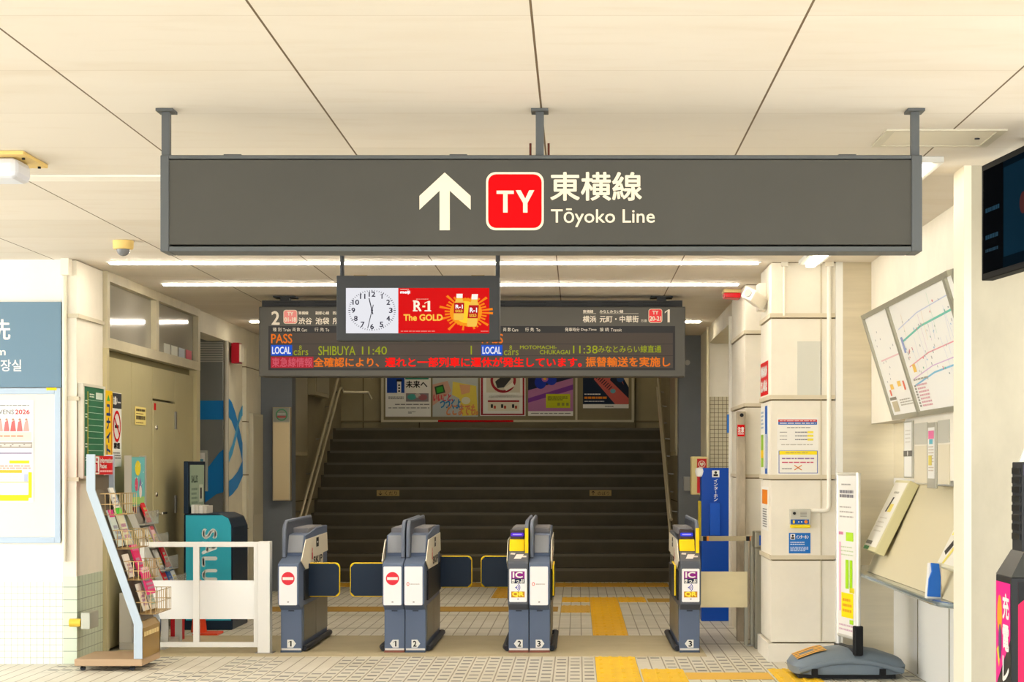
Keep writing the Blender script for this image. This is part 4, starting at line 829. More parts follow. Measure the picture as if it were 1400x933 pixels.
for nm, (u0, u1) in (('map_panel', (-13.24, -12.29)), ('map_panel', (-12.23, -10.37)), ('map_panel', (-10.30, -10.19))):
    a = Art(bp(0, 0), (0, -1, 0), dv, 1, False, o); a.rect(u0, .03, u1, L_ - .03, M('F6F5F0', .35), 0)
    W_ = u1 - u0
    if W_ > 1.2:
        for v, c, w in ((.52, '6FC6B4', .012), (.24, '7CC0E0', .010), (.36, 'E8A0A8', .007), (.60, 'C8D0E8', .006), (.28, 'D8B8DC', .006)):
            a.seg((u0 + .1, v - .05), (u0 + W_ * .45, v), w, M(c, .5), 1); a.seg((u0 + W_ * .45, v), (u1 - .03, v + .02), w, M(c, .5), 1)
        for k in range(14): xx = u0 + .3 + k * .105; y_ = random.uniform(.2, .5); a.seg((xx, y_), (xx + random.uniform(-.06, .1), y_ + random.uniform(.1, .25)), .005, M(random.choice(['E88', 'C6CCE8', 'A8D8C0', 'E8C8A0', 'D0A8D0'][1:]), .5), 2)
        for k in range(60): xx = random.uniform(u0 + .15, u1 - .05); y_ = random.uniform(.18, .62); a.rect(xx, y_, xx + random.uniform(.01, .03), y_ + random.uniform(.008, .02), M(random.choice(['9AA0A8', 'D8707A', '8AB8D8', 'B8B8B8', '70B8A0']), .5), 2)
        a.rect(u0 + .08, .40, u0 + .15, .5, M('98A4D0'), 2); a.rect(u0 + .2, .27, u0 + .3, .32, M('F2C860'), 2)
        for k in range(8): a.rect(u0 + .06, .055 + k * .018, u0 + .12, .067 + k * .018, M('9A988E'), 2)
        a.lines(u0 + .16, .05, u0 + .5, .2, 7, M('E0B0B8'), 2); a.lines(u0 + .1, .215, u0 + .6, .235, 1, M('A8A498'), 2)
    elif W_ > .5:
        a.seg((u0 + .15, .40), (u1 - .02, .41), .01, M('EBC8CC'), 1); a.rect(u0 + .2, .2, u0 + .32, .235, M('F2C860'), 2); a.rect(u0 + .5, .21, u0 + .62, .245, M('F2C860'), 2); a.rect(u0 + .7, .18, u0 + .76, .24, M('E87A60'), 2); a.rect(u0 + .12, .16, u0 + .18, .2, M('E87A60'), 2)
        a.lines(u0 + .4, .08, u1 - .08, .13, 3, M('B8B4A8'), 2); a.rect(u0 + .08, .05, u0 + .3, .12, M('C8BEA0'), 2); a.rect(u0 + .04, .13, u0 + .3, .15, M('8E887A'), 2)
        for k in range(12): xx = random.uniform(u0 + .1, u1 - .1); y_ = random.uniform(.2, .6); a.rect(xx, y_, xx + .02, y_ + .012, M('A8A8B0'), 2)
    else: a.lines(u0 + .02, .3, u1 - .01, .6, 6, M('787870'), 1, .7)
    a.build(nm, t)
# wall strips under the map
def strip(xa, xb, yt, yb_, label, draw):
    Xw = 2.17; Y0, Y1 = py(xb, Xw), py(xa, Xw); zt_, zb_ = pz(yt, (Y0 + Y1) / 2), pz(yb_, (Y0 + Y1) / 2); org = (Xw, (Y0 + Y1) / 2, zb_)
    t = thing('notice_holder', label, 'notice', org, 'narrow notices under the fare map')
    MB(org).box((Xw - .012, Y0, zb_), (Xw - .0005, Y1, zt_), M('B4B2A4', .4, .3)).build('holder', t, bevel=.003)
    a = onright(Xw - .012, org); draw(a, -Y1, zb_, -Y0, zt_); a.build('paper', t)
def p1(a, u0, v0, u1, v1):
    w = u1 - u0; a.rect(u0 + .08 * w, v0 + .01, u1 - .08 * w, v1 - .01, WHITE, 0); a.rect(u0, v0 + .38 * (v1 - v0), u1, v0 + .48 * (v1 - v0), M('6E6C66'), 1); a.text('A', u0 + .35 * w, v0 + .395 * (v1 - v0), u1 - .35 * w, v0 + .46 * (v1 - v0), WHITE, 2, .01) if False else a.disc(u0 + .5 * w, v0 + .43 * (v1 - v0), .018, WHITE, 2); a.lines(u0 + .2 * w, v0 + .6 * (v1 - v0), u1 - .2 * w, v1 - .05, 4, M('D0CEC4'), 1, .3)
def p2(a, u0, v0, u1, v1):
    w = u1 - u0; a.rect(u0 + .12 * w, v0 + .06, u1 - .12 * w, v1 - .03, WHITE, 0); a.rect(u0 + .18 * w, v1 - .1, u1 - .18 * w, v1 - .05, M('E070A0'), 1); a.lines(u0 + .2 * w, v0 + .1, u1 - .2 * w, v1 - .14, 9, M('C8B8A8'), 1, .4); a.rect(u0 + .2 * w, v0 + .14, u0 + .6 * w, v0 + .2, M('D8C860'), 2); a.rect(u0 + .3 * w, v0 + .27, u0 + .7 * w, v0 + .3, M('6AB8C8'), 2)
strip(1238, 1250, 576, 654, 'narrow white notice strip on the bay wall, further from the pillar', p1)
strip(1270, 1282, 578, 668, 'narrow pink-topped notice strip on the bay wall, nearer the pillar', p2)
gp = MB((2.17, 11.7, 1.35))
for xa, xb in ((1251.5, 1268.5), (1283.5, 1299)): gp.box((2.164, py(xb, 2.17), 1.585), (2.1695, py(xa, 2.17), 1.72), M('C9C8BC', .4, .2)); gp.box((2.164, py(xb, 2.17), 1.34), (2.1695, py(xa, 2.17), 1.575), M('DCD4BC', .5))
struct(gp, 'wall_panel')
# counter and machines
t = thing('ticket_counter', 'steel-edged ticket machine counter shelf in the right bay', 'counter', (2.05, 12.4, .72)); o = t.location
CT = M('C9CCC8', .25, .7)
MB(o).xy([(2.333, 14.59), (1.95, 14.59), (1.95, 10.85), (1.965, 10.7), (2.0, 10.58), (2.06, 10.5), (2.15, 10.46), (2.333, 10.45)], .685, .715, CT).build('shelf', t, bevel=.006)
MB(o).tube([(1.948, 14.55, .699), (1.948, 10.85, .699), (1.963, 10.7, .699), (1.998, 10.58, .699), (2.058, 10.5, .699)], .016, M('8FA0A8', .2, .6), 8).build('edge_trim', t, smooth=True)
MB(o).prism([(2.008, 13.72, .717), (2.275, 13.72, 1.32), (2.333, 13.72, 1.32), (2.333, 13.72, .717)], (0, -3.2, 0), M('D9CFAE', .45)).build('sloped_panel', t)
sl_ = Vector((.234, 0, .475)).normalized(); sn = Vector((-sl_.z, 0, sl_.x))
def machine(y0, y1, base, length, th, m, name, label, cat):
    t = thing(name, label, cat, (base[0], (y0 + y1) / 2, base[1])); o = t.location; b = Vector((base[0], 0, base[1]))
    back = [b + Vector((.02, 0, -.03)), b, b + sl_ * length, b + sl_ * length - sn * th, b + sl_ * length * .2 - sn * (th)]
    pf = [b, b + sl_ * length, b + sl_ * length - sn * th, b - sn * th]
    MB(o).prism([p + Vector((0, y0, 0)) for p in pf], (0, y1 - y0, 0), m).build('housing', t, bevel=.006)
    a = Art(b, (0, -1, 0), sl_, 1, False, o)
    return t, a, o
t, a, o = machine(13.12, 13.69, (1.972, .876), .53, .07, M('D9D2A4', .4), 'ticket_machine', 'cream slanted ticket machine unit with white face on counter', 'ticket machine')
a.rect(-13.66, .03, -13.15, .51, M('F0EDE2', .35), 0); a.poly([(-13.5, .29), (-13.44, .29), (-13.38, .40), (-13.44, .40)], BLACK, 1); a.rect(-13.41, .29, -13.27, .35, M('F2E070'), 1); a.rect(-13.66, .045, -13.4, .07, M('8A857A'), 1); a.lines(-13.5, .42, -13.3, .45, 1, M('B0AC9C'), 1); a.lines(-13.58, .13, -13.28, .26, 4, M('DAD6C8'), 1, .3); a.build('face', t)
mb = Art(Vector((1.972, 0, .876)), (0, -1, 0), sl_, 1, False, o)
for k in range(4): mb.rect(-13.64 + k * .055, .005, -13.605 + k * .055, .03, M('2FA860'), 2)
mb.build('green_marks', t)
t, a, o = machine(10.52, 11.04, (2.0, .893), .42, .05, M('DDD8BC', .4), 'ticket_machine', 'ticket machine unit with yellow sticker and black slots nearest the pillar', 'ticket machine')
a.rect(-11.02, .02, -10.56, .4, M('EDE9DC', .35), 0); a.rect(-10.99, .19, -10.9, .25, M('F5E53A'), 1); a.rect(-10.98, .34, -10.9, .37, M('7A6A80'), 1); a.rect(-10.86, .30, -10.74, .36, M('6A6A68'), 1); a.rect(-10.72, .2, -10.58, .24, M('6A6A68'), 1); a.poly([(-10.98, .09), (-10.9, .07), (-10.76, .17), (-10.84, .19)], BLACK, 1); a.poly([(-10.9, .02), (-10.84, .02), (-10.64, .2), (-10.7, .22)], M('E8D86A'), 1); a.build('face', t)
t = thing('card_terminal', 'blue and white card terminal standing at the near end of counter', 'terminal', (1.97, 10.9, .715)); o = t.location
def T(x, y, Yq): return Vector(P(x, y, Yq))
MB(o).prism([T(1266, 819, 10.9), T(1288, 819, 10.9), T(1287, 772, 10.9), T(1270, 770, 10.9)], (0, .05, 0), M('EDECE6', .4)).build('stand', t, bevel=.006)
MB(o).prism([T(1268, 816, 10.88), T(1286, 817, 10.88), T(1286.5, 790, 10.88), T(1284, 771, 10.88), T(1273, 770, 10.88), T(1274, 782, 10.88), T(1270, 792, 10.88)], (0, .02, 0), M('2A6CC8', .4)).build('blue_face', t, bevel=.003)
MB((2.3, 11.2, .6)).box((2.29, 11.0, .60), (2.334, 11.4, .66), M('55565A', .4)).build('vent_cover', bevel=.003, label='small dark slot cover under the counter beside the pillar', cat='cover')

# ------------------------------------------------------------------ standing sign with weighted base
t = thing('stand_sign', 'white A-board style stand sign on a grey weighted base with hazard stripes', 'stand sign', (1.86, 13.62, 0)); o = t.location
n_, f_ = Vector((1.905, 13.42, 0)), Vector((1.827, 13.85, 0)); dr = (f_ - n_).normalized(); nr = Vector((-dr.y, dr.x, 0))       # nr points left to the viewer's side
if nr.x > 0: nr = -nr
def lerp(s, off, z): p = n_ + dr * s + nr * off; return Vector((p.x, p.y, z))
LW_ = (f_ - n_).length
BASE = M('76838F', .5, noise=.05)
prof = []
def ring(z, kx, ky): return [(1.85 + kx * math.copysign(abs(math.cos(a_)) ** .4, math.cos(a_)), 13.66 + ky * math.copysign(abs(math.sin(a_)) ** .4, math.sin(a_)), z) for a_ in [2 * math.pi * i / 32 for i in range(32)]]
rs = [ring(.03, .36, .27), ring(.035, .385, .30), ring(.085, .392, .305), ring(.125, .365, .28), ring(.175, .22, .2), ring(.2, .08, .1)]
bm_ = MB(o); vs = [p for r in rs for p in r]; fs = [(i * 32 + j, i * 32 + (j + 1) % 32, (i + 1) * 32 + (j + 1) % 32, (i + 1) * 32 + j) for i in range(5) for j in range(32)] + [tuple(range(32))[::-1], tuple(range(160, 192))]
bm_.add(vs, fs, BASE); bm_.build('base', t, smooth=True)
MB(o).tube([(1.5, 13.375, .055), (1.6, 13.37, .085), (1.72, 13.368, .115), (1.85, 13.366, .125), (1.98, 13.368, .115), (2.1, 13.37, .085), (2.2, 13.375, .055)], .02, BASE, 10).build('front_rib', t, smooth=True)
for xx in (1.6, 2.06): MB(o).box((xx - .02, 13.33, .03), (xx + .02, 13.40, .075), BLACK).build('slot', t)
MB(o).box((1.5, 13.42, 0), (2.16, 13.9, .031), M('2A2B2C', .6)).build('foot', t)
hz = MB(o)
def bz(x, y): return (x, y, (.125 + (x - 1.485) / .145 * .05 if x < 1.63 else .175 + (x - 1.63) / .14 * .025) + .004)
for k in range(9):
    u = 13.46 + k * .042; m_ = M('F2B22A', .5) if k % 2 == 0 else M('6E5E3C', .5)
    for xa_, xb_ in ((1.495, 1.63), (1.6301, 1.70)):
        sh = lambda x: (x - 1.495) * .12
        if k in (3, 4, 5) and xa_ < 1.6: hz.add([bz(1.495, u), bz(1.53, u), bz(1.53, u + .042), bz(1.495, u + .042)], [(0, 1, 2, 3)], m_); continue
        hz.add([bz(xa_, u + sh(xa_)), bz(xb_, u + sh(xb_)), bz(xb_, u + .042 + sh(xb_)), bz(xa_, u + .042 + sh(xa_))], [(0, 1, 2, 3)], m_)
hz.build('hazard_sticker', t, recalc=False)
pb = MB(o); pb.prism([lerp(.02, -.008, .27), lerp(LW_ - .02, -.008, .27), lerp(LW_ - .02, .008, .27), lerp(.02, .008, .27)], (0, 0, 1.115), M('F4F3EE', .4)); pb.build('board', t)
for s_ in (0, LW_): MB(o).tube([lerp(s_, 0, .17), lerp(s_, 0, 1.4)], .017, M('E4E3DC', .3, .3), 10).build('pole', t, smooth=True)
for z in (.27, 1.39): MB(o).tube([lerp(0, 0, z), lerp(LW_, 0, z)], .013, M('D9D7CC', .3, .3), 8).build('rail', t)
mb = MB(o); mb.prism([lerp(-.025, -.03, .16), lerp(.035, -.03, .16), lerp(.035, .03, .16), lerp(-.025, .03, .16)], (0, 0, .2), BLACK); mb.build('clamp', t, bevel=.008)
mb = MB(o); mb.prism([lerp(.0, -.025, .155), lerp(LW_ + .02, -.025, .155), lerp(LW_ + .02, .025, .155), lerp(.0, .025, .155)], (0, 0, .05), M('3A3A3C', .4)); mb.build('crossbar', t)
MB(o).lathe((1.86, 13.62, .16), [(.07, 0), (.07, .012), (.05, .02), (.05, .03)], BLACK, 18).build('hub', t)
a = Art(lerp(LW_, .008, 0), -dr, (0, 0, 1), 1, False, o)
a.lines(.1, 1.31, .3, 1.33, 1, M('B0AEAA'), 1); a.lines(.06, 1.225, .36, 1.285, 2, M('8A8890'), 1, .7)
a.lines(.06, 1.08, .36, 1.18, 3, M('BDB8B4'), 1, .3); a.lines(.04, .96, .14, 1.0, 1, M('E58AB0'), 1); a.rect(.2, .93, .36, .99, M('B8E83A'), 1); a.lines(.06, .82, .36, .9, 3, M('C8D8B8'), 1, .3)
a.rect(.05, .44, .09, .92, M('F0C0D8'), 1); a.rect(.19, .60, .26, .80, M('A8E018'), 1); a.rect(.28, .58, .34, .80, M('A8E018'), 1); a.rect(.28, .575, .38, .61, M('F0E020'), 1); a.rect(.1, .40, .36, .57, M('FFE800'), 1); a.lines(.13, .43, .33, .54, 3, M('E8A820'), 2); a.rect(.28, .36, .36, .39, M('A8E018'), 1)
a.lines(.05, .30, .36, .36, 2, M('D8B8C8'), 1, .4); a.build('board_print', t)

# ------------------------------------------------------------------ wall monitor and charger station
t = thing('monitor', 'large dark monitor seen edge-on in front of the right pillar', 'monitor', (2.0, 9.2, 2.65)); o = t.location
m0, m1 = Vector((px(1342, 9.62), 9.62, 0)), Vector((px(1342, 9.62) + .115, 8.55, 0)); dm = (m1 - m0).normalized(); nm_ = Vector((dm.y, -dm.x, 0))
if nm_.x > 0: nm_ = -nm_
zb, zt = pz(384, 9.62), pz(227, 9.62)
MB(o).prism([m0 + Vector((0, 0, zb)), m1 + Vector((0, 0, zb)), m1 - nm_ * .06 + Vector((0, 0, zb)), m0 - nm_ * .06 + Vector((0, 0, zb))], (0, 0, zt - zb), M('0E1012', .5, spec=.03)).build('casing', t, bevel=.004)
a = Art(m0 + Vector((0, 0, zb)), dm, (0, 0, 1), 1, False, o); LM = (m1 - m0).length; HM = zt - zb
SCR = M('07121C', .3, spec=0.)
a.rect(.03, .03, LM - .03, HM - .03, SCR, 0); a.rect(.03, .03, .33, HM - .03, M('07090C', .3, spec=0.), 1); a.rect(.34, .08, LM - .06, HM - .06, M('0C2436', .3, spec=0.), 1)
a.lines(.07, HM - .25, .28, HM - .21, 1, E('2A6A8A', .25), 2); a.lines(.07, HM - .38, .26, HM - .34, 1, E('2A6A8A', .25), 2); a.lines(.07, .12, .26, .15, 1, E('2A6A8A', .2), 2); a.disc(.62, .3, .05, E('8A3A3A', .2), 2); a.build('screen', t)
mid = (m0 + m1) / 2 - nm_ * .06
MB(o).box((mid.x, mid.y - .05, zb + .15), (mid.x + .12, mid.y + .05, ZC - .001), DARK).build('ceiling_mount', t)
t = thing('charger_station', 'pink and black power bank rental station with black battery rack', 'charging station', (2.1, 8.85, 0)); o = t.location
xa, xb, yf, yb2, zt = 1.905, 2.45, 8.68, 9.0, pz(790, 8.68)
MB(o).box((xa, yf, 0), (xb, yb2, zt), M('1E2022', .4)).build('body', t, bevel=.006)
MB(o).prism([(xa, yf, zt), (xa, yb2, zt), (xa + .07, yb2, zt + .11), (xa + .07, yf + .06, zt + .11)], (xb - xa, 0, 0), M('3C3E3C', .4)).build('cap', t)
a = onright(xa, o); u0, u1 = -yb2 + .012, -yf - .012; PK = M('F0128C', .4)
a.poly([(u0, .0), (u1, .0), (u1, zt - .05), (u0, zt - .05)], M('242628', .4), 0); a.poly([(u0, .45), (u1, .68), (u1, zt - .03), (u0, zt - .03)], PK, 1)
for i, ch in enumerate('充電レンタル'): a.text(ch, u0 + .15, zt - .19 - i * .14, u1 - .02, zt - .08 - i * .14, WHITE, 3, .004)
a.disc(u0 + .08, zt - .18, .05, M('F2A020'), 2, .09); a.disc(u0 + .09, zt - .3, .03, M('5A4A6A'), 3, .08); a.poly([(u0 + .02, zt - .34), (u0 + .1, zt - .3), (u0 + .07, zt - .42)], M('E8D020'), 2)
a.build('side_print', t)
a = Art((xa, yf, 0), (1, 0, 0), (0, 0, 1), 1, False, o); a.rect(.03, .1, xb - xa - .02, zt - .02, M('C8104C', .4), 0); a.poly([(.03, zt - .02), (.15, zt - .02), (.03, zt - .12)], BLACK, 1); a.poly([(.03, .15), (.3, .25), (.3, .0), (.03, .1)], BLACK, 1); a.poly([(.06, zt - .3), (.14, zt - .1), (.16, zt - .3)], M('F2DC20'), 1); a.rect(.11, .3, .16, zt - .25, WHITE, 2); a.build('front_print', t)
rk = MB(o).box((1.975, 8.78, zt + .06), (2.3, 8.98, pz(632, 8.78)), M('2B2D30', .45)); rk.build('battery_rack', t, bevel=.004)
zr = zt + .16
sl2 = MB(o)
for k in range(8): sl2.box((1.968, 8.8, zr + k * .042), (1.976, 8.96, zr + .028 + k * .042), M('17181A', .3)); sl2.box((1.99, 8.772, zr + k * .042), (2.3, 8.78, zr + .028 + k * .042), M('17181A', .3))
sl2.build('battery_slots', t)
a = Art((1.975, 8.78, 0), (1, 0, 0), (0, 0, 1), 1, False, o); zs = pz(632, 8.78); a.rect(.008, zs - .06, .05, zs - .012, E('B8A8D8', .8), 1); a.rect(.015, zs - .05, .03, zs - .02, E('8A4AD0', .8), 2); a.build('small_screen', t)
MB(o).prism([(1.99, 8.9, pz(632, 8.78)), (2.3, 8.9, pz(632, 8.78)), (2.3, 8.9, pz(600, 8.78)), (2.02, 8.9, pz(608, 8.78))], (0, .02, 0), M('E8EDE4', .5)).build('top_card', t)

# ------------------------------------------------------------------ ceiling fittings
t = thing('access_hatch', 'square access hatch in the ceiling near the right end of the sign', 'hatch', (1.65, 9.05, ZC)); o = t.location
f = MB(o)
f.frame(lambda a, b, c, d: ((a, b, ZC - .008), (c, d, ZC - .0005)), 1.38, 8.82, 1.92, 9.28, .04, .04, .03, .03, M('CFC8B4', .4, .1))
f.build('frame', t); MB(o).box((1.42, 8.85, ZC - .004), (1.88, 9.25, ZC - .0005), M('E3DBC8', .6)).build('lid', t); MB(o).lathe((1.83, 9.05, ZC - .006), [(.012, -.003), (.012, .003)], DARK, 12).build('latch', t)
t = thing('emergency_lamp', 'emergency lamp with yellow plate and white cover at the left edge', 'lamp', (-2.85, 9.7, ZC)); o = t.location
MB(o).box((-3.3, 9.42, ZC - .02), (px(46, 9.6), 9.86, ZC - .001), M('E8C87A', .5)).build('plate', t, bevel=.003)
MB(o).box((-3.25, 9.48, ZC - .12), (px(38, 9.6) - .02, 9.74, ZC - .0205), M('DDE0EA', .3)).build('cover', t, bevel=.03)
for yy in (9.52, 9.8): MB(o).lathe((px(44, 9.6) - .02, yy, ZC - .03), [(.008, 0), (.008, .0095)], BLACK, 10).build('screw', t)
Yd = 13.2
t = thing('dome_camera', 'yellowish dome camera on the ceiling near the left wall', 'camera', (px(168.5, Yd), Yd, ZC)); o = t.location
xc = px(168.5, Yd)
MB(o).lathe((xc, Yd, ZC), [(.062, -.058), (.068, -.05), (.07, -.001)][::1], M('E6C67A', .5), 24).build('mount', t, smooth=True)
MB(o).lathe((xc, Yd, ZC - .059), [(.045 * math.cos(a_), -.045 * math.sin(a_)) for a_ in (1.5, 1.2, .9, .6, .3, 0)], M('6E7074', .15, spec=.7), 20).build('dome', t, smooth=True)
MB((-3.74, 14.38, 0)).tube([(px(87.6, 14.38), 14.39, .75), (px(87.6, 14.38), 14.39, ZC - .08)], .017, M('EFE8D2', .5), 10).box((px(82, 14.3), 14.31, ZC - .12), (px(93, 14.3), 14.419, ZC - .001), M('F0EADC', .5)).build('conduit', smooth=True, label='pale conduit with box rising beside the blue restroom sign', cat='pipe', group='pipes')
t = thing('outlet_box', 'grey outlet box with yellow pipe on the tiled pilaster base', 'outlet', (px(116, 14.3), 14.4, .3)); o = t.location
MB(o).box((px(110.5, 14.36), 14.36, pz(861, 14.36)), (px(123, 14.36), 14.62, pz(838, 14.36)), M('B7B8AA', .4, .3)).build('box', t, bevel=.006)
MB(o).tube([(px(95, 14.38), 14.385, pz(852, 14.38)), (px(110.5, 14.38), 14.385, pz(852, 14.38))], .03, M('EBC84A', .5), 10).build('pipe', t, smooth=True)

# ------------------------------------------------------------------ left wall sign and poster board
Y = YL - .04
t = thing('restroom_sign', 'blue-grey restroom sign board on the left wall, cut by picture edge', 'sign', (px(20, Y), YL, pz(530, Y))); o = t.location
MB(o).box((px(-130, Y), Y, pz(530, Y)), (px(83.5, Y), YL - .0005, pz(413, Y)), M('738FA3', .5, spec=.1)).build('panel', t, bevel=.004)
a = front(Y, o); a.text('お手洗', -78, 464.5, 14, 437, WHITE, 1, .5); a.text('Restroom', -64, 486, 7.5, 476, WHITE, 1, .25); a.text('화장실', -14, 508, 29, 492, WHITE, 1, .2); a.build('lettering', t)
t = thing('notice_board', 'framed notice board with pale blue frame below the restroom sign', 'notice board', (px(20, Y), YL, pz(743, Y))); o = t.location
MB(o).box((px(-130, Y), Y + .01, pz(742, Y)), (px(82, Y), YL - .0005, pz(531, Y)), M('DDDCD6', .6)).build('backing', t)
f = MB(o)
f.frame(lambda a, b, c, d: ((px(a, Y), Y - .01, pz(b, Y)), (px(c, Y), Y + .0095, pz(d, Y))), -130, 743, 83, 531, 8, 8, -8, -8, M('B4C6D8', .4))
f.build('frame', t, bevel=.004)
MB(o).box((px(64, Y), Y - .013, pz(534, Y)), (px(78, Y), Y - .0105, pz(530.5, Y)), YEL).build('yellow_label', t)
def dp(a):
    RD = M('C8404A'); a.lines(0, 553.5, 40, 556, 1, GREYTXT, 1, .4); a.text('SEVENS', -10, 566.5, 19, 560.5, M('5A5A60'), 1); a.text('2026', 21, 566.5, 40.5, 560.5, RD, 1, .15)
    for x in range(-40, 40, 9): a.poly([(x, 590), (x + 2, 577), (x + 6, 575), (x + 8, 590)], M(random.choice(['D86A6A', 'E0A8A0', 'C87878'])), 1); a.disc(x + 4, 574, 1.7, M('B89078'), 2, n=10)
    a.rect(-50, 591, 43, 603, M('DDF0C8'), 1); a.lines(-20, 595, 33, 598, 1, RD, 2); a.rect(-50, 605, 44, 613, M('A8A098'), 1); a.lines(-40, 607, 43, 611, 2, PAPER, 2)
    a.rect(-50, 619, 43.5, 621, M('9A90A8'), 1); a.rect(13, 630, 40, 634, M('F2EC20'), 1); a.lines(0, 636, 42, 642, 2, M('E0A8A0'), 1, .7); a.rect(-50, 643, 30, 647, M('E8B83A'), 1); a.rect(-50, 647, 39, 675, M('FBFAF0'), 1); a.rect(39, 646, 43.5, 681, M('F2EC20'), 1); a.rect(-50, 677, 39, 685, M('F2EC20'), 1)
    a.lines(-20, 661, 34, 663, 1, M('90C8E0'), 2); a.lines(-20, 651, 30, 657, 2, M('E0DCD0'), 2); a.rect(33, 648, 38.5, 659, M('B8C0DC'), 2); a.rect(-50, 659, 39, 660, YEL, 2)
sheet('poster', -60, 547.5, 46, 687.5, WHITE, 'white and yellow event poster pinned in the left notice board', 'poster', dp, Y=Y + .0095)

# ------------------------------------------------------------------ boards on the left pilaster side
XB = XL + .0045
def side_board(name, y0, y1, z0, z1, th, m, label, cat, draw, frame=None):
    t = thing(name, label, cat, (XB, (y0 + y1) / 2, z0)); o = t.location
    MB(o).box((XB, y0, z0), (XB + th, y1, z1), m).build('board', t, bevel=.003)
    if frame:
        f = MB(o)
        f.frame(lambda a, b, c, d: ((XB + .0005, a, b), (XB + th + .008, c, d)), y0 - .02, z0 - .005, y1 + .003, z1 + .005, .04, .02, .02, .02, frame)
        f.build('frame', t)
    a = onleft(XB + th, o); draw(a); a.build('print', t); return t
G1 = M('2F6E4E', .5)
def gb(a):
    for k in range(12): z = 1.42 + k * .047; a.rect(14.62, z, 15.08, z + .003, M('B8D0BC'), 0)
    a.rect(14.85, 1.95, 15.06, 2.0, M('C8D8C8'), 1); a.lines(14.66, 1.955, 14.8, 1.99, 2, M('D8E4D0'), 1); a.rect(14.60, 1.38, 14.612, 2.0, YEL, 1)
    for z in (1.9, 1.8, 1.7, 1.58, 1.48): a.lines(14.53, z, 14.59, z + .04, 2, M('D8E4D8'), 1)
side_board('timetable_board', 14.46, 15.12, 1.36, 2.05, .03, G1, 'green timetable board on the pilaster behind the leaflet rack', 'board', gb, M('D8D4C4', .4))
def yb_(a):
    NV = M('1E3A78')
    a.poly([(15.2, 1.95), (15.3, 1.95), (15.25, 2.0)], GREEN, 0)
    for i, ch in enumerate('ユナイト'): a.text(ch, 15.19, 1.84 - i * .105, 15.31, 1.92 - i * .105, NV, 0, .006)
    a.rect(15.34, 1.5, 15.36, 2.0, M('D8702A'), 0)
side_board('advert_board', 15.13, 15.39, 1.44, 2.03, .03, M('F5C818', .45), 'narrow yellow advert board between green board and no-smoking sign', 'sign', yb_)
def ns(a):
    a.rect(15.41, 1.9, 15.73, 2.02, M('33343A'), 0); a.text('お願い', 15.45, 1.93, 15.58, 1.99, WHITE, 1, .004); a.lines(15.6, 1.94, 15.7, 1.96, 1, WHITE, 1)
    a.ring(15.57, 1.76, .1, .125, RED, 2); a.seg((15.48, 1.83), (15.66, 1.69), .02, RED, 3); a.rect(15.5, 1.745, 15.63, 1.77, BLACK, 1)
    a.text('禁煙', 15.47, 1.585, 15.67, 1.63, BLACK, 1, .003); a.lines(15.45, 1.5, 15.7, 1.56, 3, GREYTXT, 1)
side_board('no_smoking_sign', 15.405, 15.735, 1.44, 2.025, .02, WHITE, 'white no-smoking sign with red ring on the tan door wall', 'sign', ns)
def yn(a):
    a.lines(16.33, 1.9, 16.67, 1.925, 1, M('4A3A20'), 0, .8); a.lines(16.33, 1.83, 16.67, 1.87, 1, M('4A3A20'), 0, .8); a.lines(16.33, 1.8, 16.6, 1.815, 1, M('8A6A30'), 0); a.lines(16.33, 1.875, 16.6, 1.89, 1, M('8A6A30'), 0)
side_board('notice', 16.3, 16.7, 1.79, 1.94, .003, M('F2E08A', .6), 'pale yellow paper notice on the tan panel beside the door', 'notice', yn)
MB((XL - .02, 17.05, 1.95)).box((XL + .0045, 17.03, 1.93), (XL + .008, 17.1, 1.99), RED).build('sticker', label='tiny red sticker at the top corner of the tan door', cat='sticker')
for k, c in enumerate(('D8D8CC', 'E8E8DC', 'C8D0DC', 'D0506A')):
    yy = 17.55 + k * .33
    MB((XL - .02, yy, 2.45)).box((XL - .0195, yy, 2.445), (XL - .015, yy + .25, 2.54), M(c, .5)).build('sticker', label=['pale grey card inside the right transom pane, first from left', 'white card inside the right transom pane, second from left', 'bluish card inside the right transom pane, third from left', 'reddish card inside the right transom pane, rightmost'][k], cat='card', group='small cards at the foot of the transom window')
# poster frame on the mural wall, pale board on the inner wall, light box on the grey column
t = thing('picture_frame', 'pale grey poster frame hanging on the mural behind the dark rack', 'frame', (px(277, 20.55), 20.6, 1.15)); o = t.location
MB(o).box((px(266, 20.56), 20.56, pz(672, 20.56)), (px(283.5, 20.56), 20.599, pz(616, 20.56)), M('B7B9AE', .5)).build('frame', t, bevel=.004)
a = front(20.56, o); a.rect(269, 619.5, 280, 658, PAPER, 0); a.rect(272, 628, 278, 640, M('6AB0C0'), 1); a.rect(272, 640, 278, 648, M('D87A40'), 1); a.build('print', t)
t = thing('wall_board', 'tall pale blank board leaning against the inner left wall', 'board', (XL + .03, 22.2, .6)); o = t.location
MB(o).box((XL + .001, 21.95, .0), (XL + .05, 22.65, pz(566, 22.2)), M('B9B39E', .5)).build('board', t, bevel=.004); MB(o).box((XL + .05, 21.98, .9), (XL + .053, 22.62, pz(569, 22.2)), M('ADA892', .5)).build('cover', t)
Y = 22.68
t = thing('light_box', 'slim stainless box with green round mark on the grey column', 'wall box', (px(385, Y), 22.8, pz(685, Y))); o = t.location
MB(o).box((px(372.5, Y), Y, pz(685, Y)), (px(397, Y), 22.7995, pz(557, Y)), M('B9A98A', .35, .7)).build('body', t, bevel=.006)
MB(o).box((px(373.5, Y), Y - .008, pz(577, Y)), (px(396, Y), Y, pz(558, Y)), M('8E9084', .4)).build('top_panel', t)
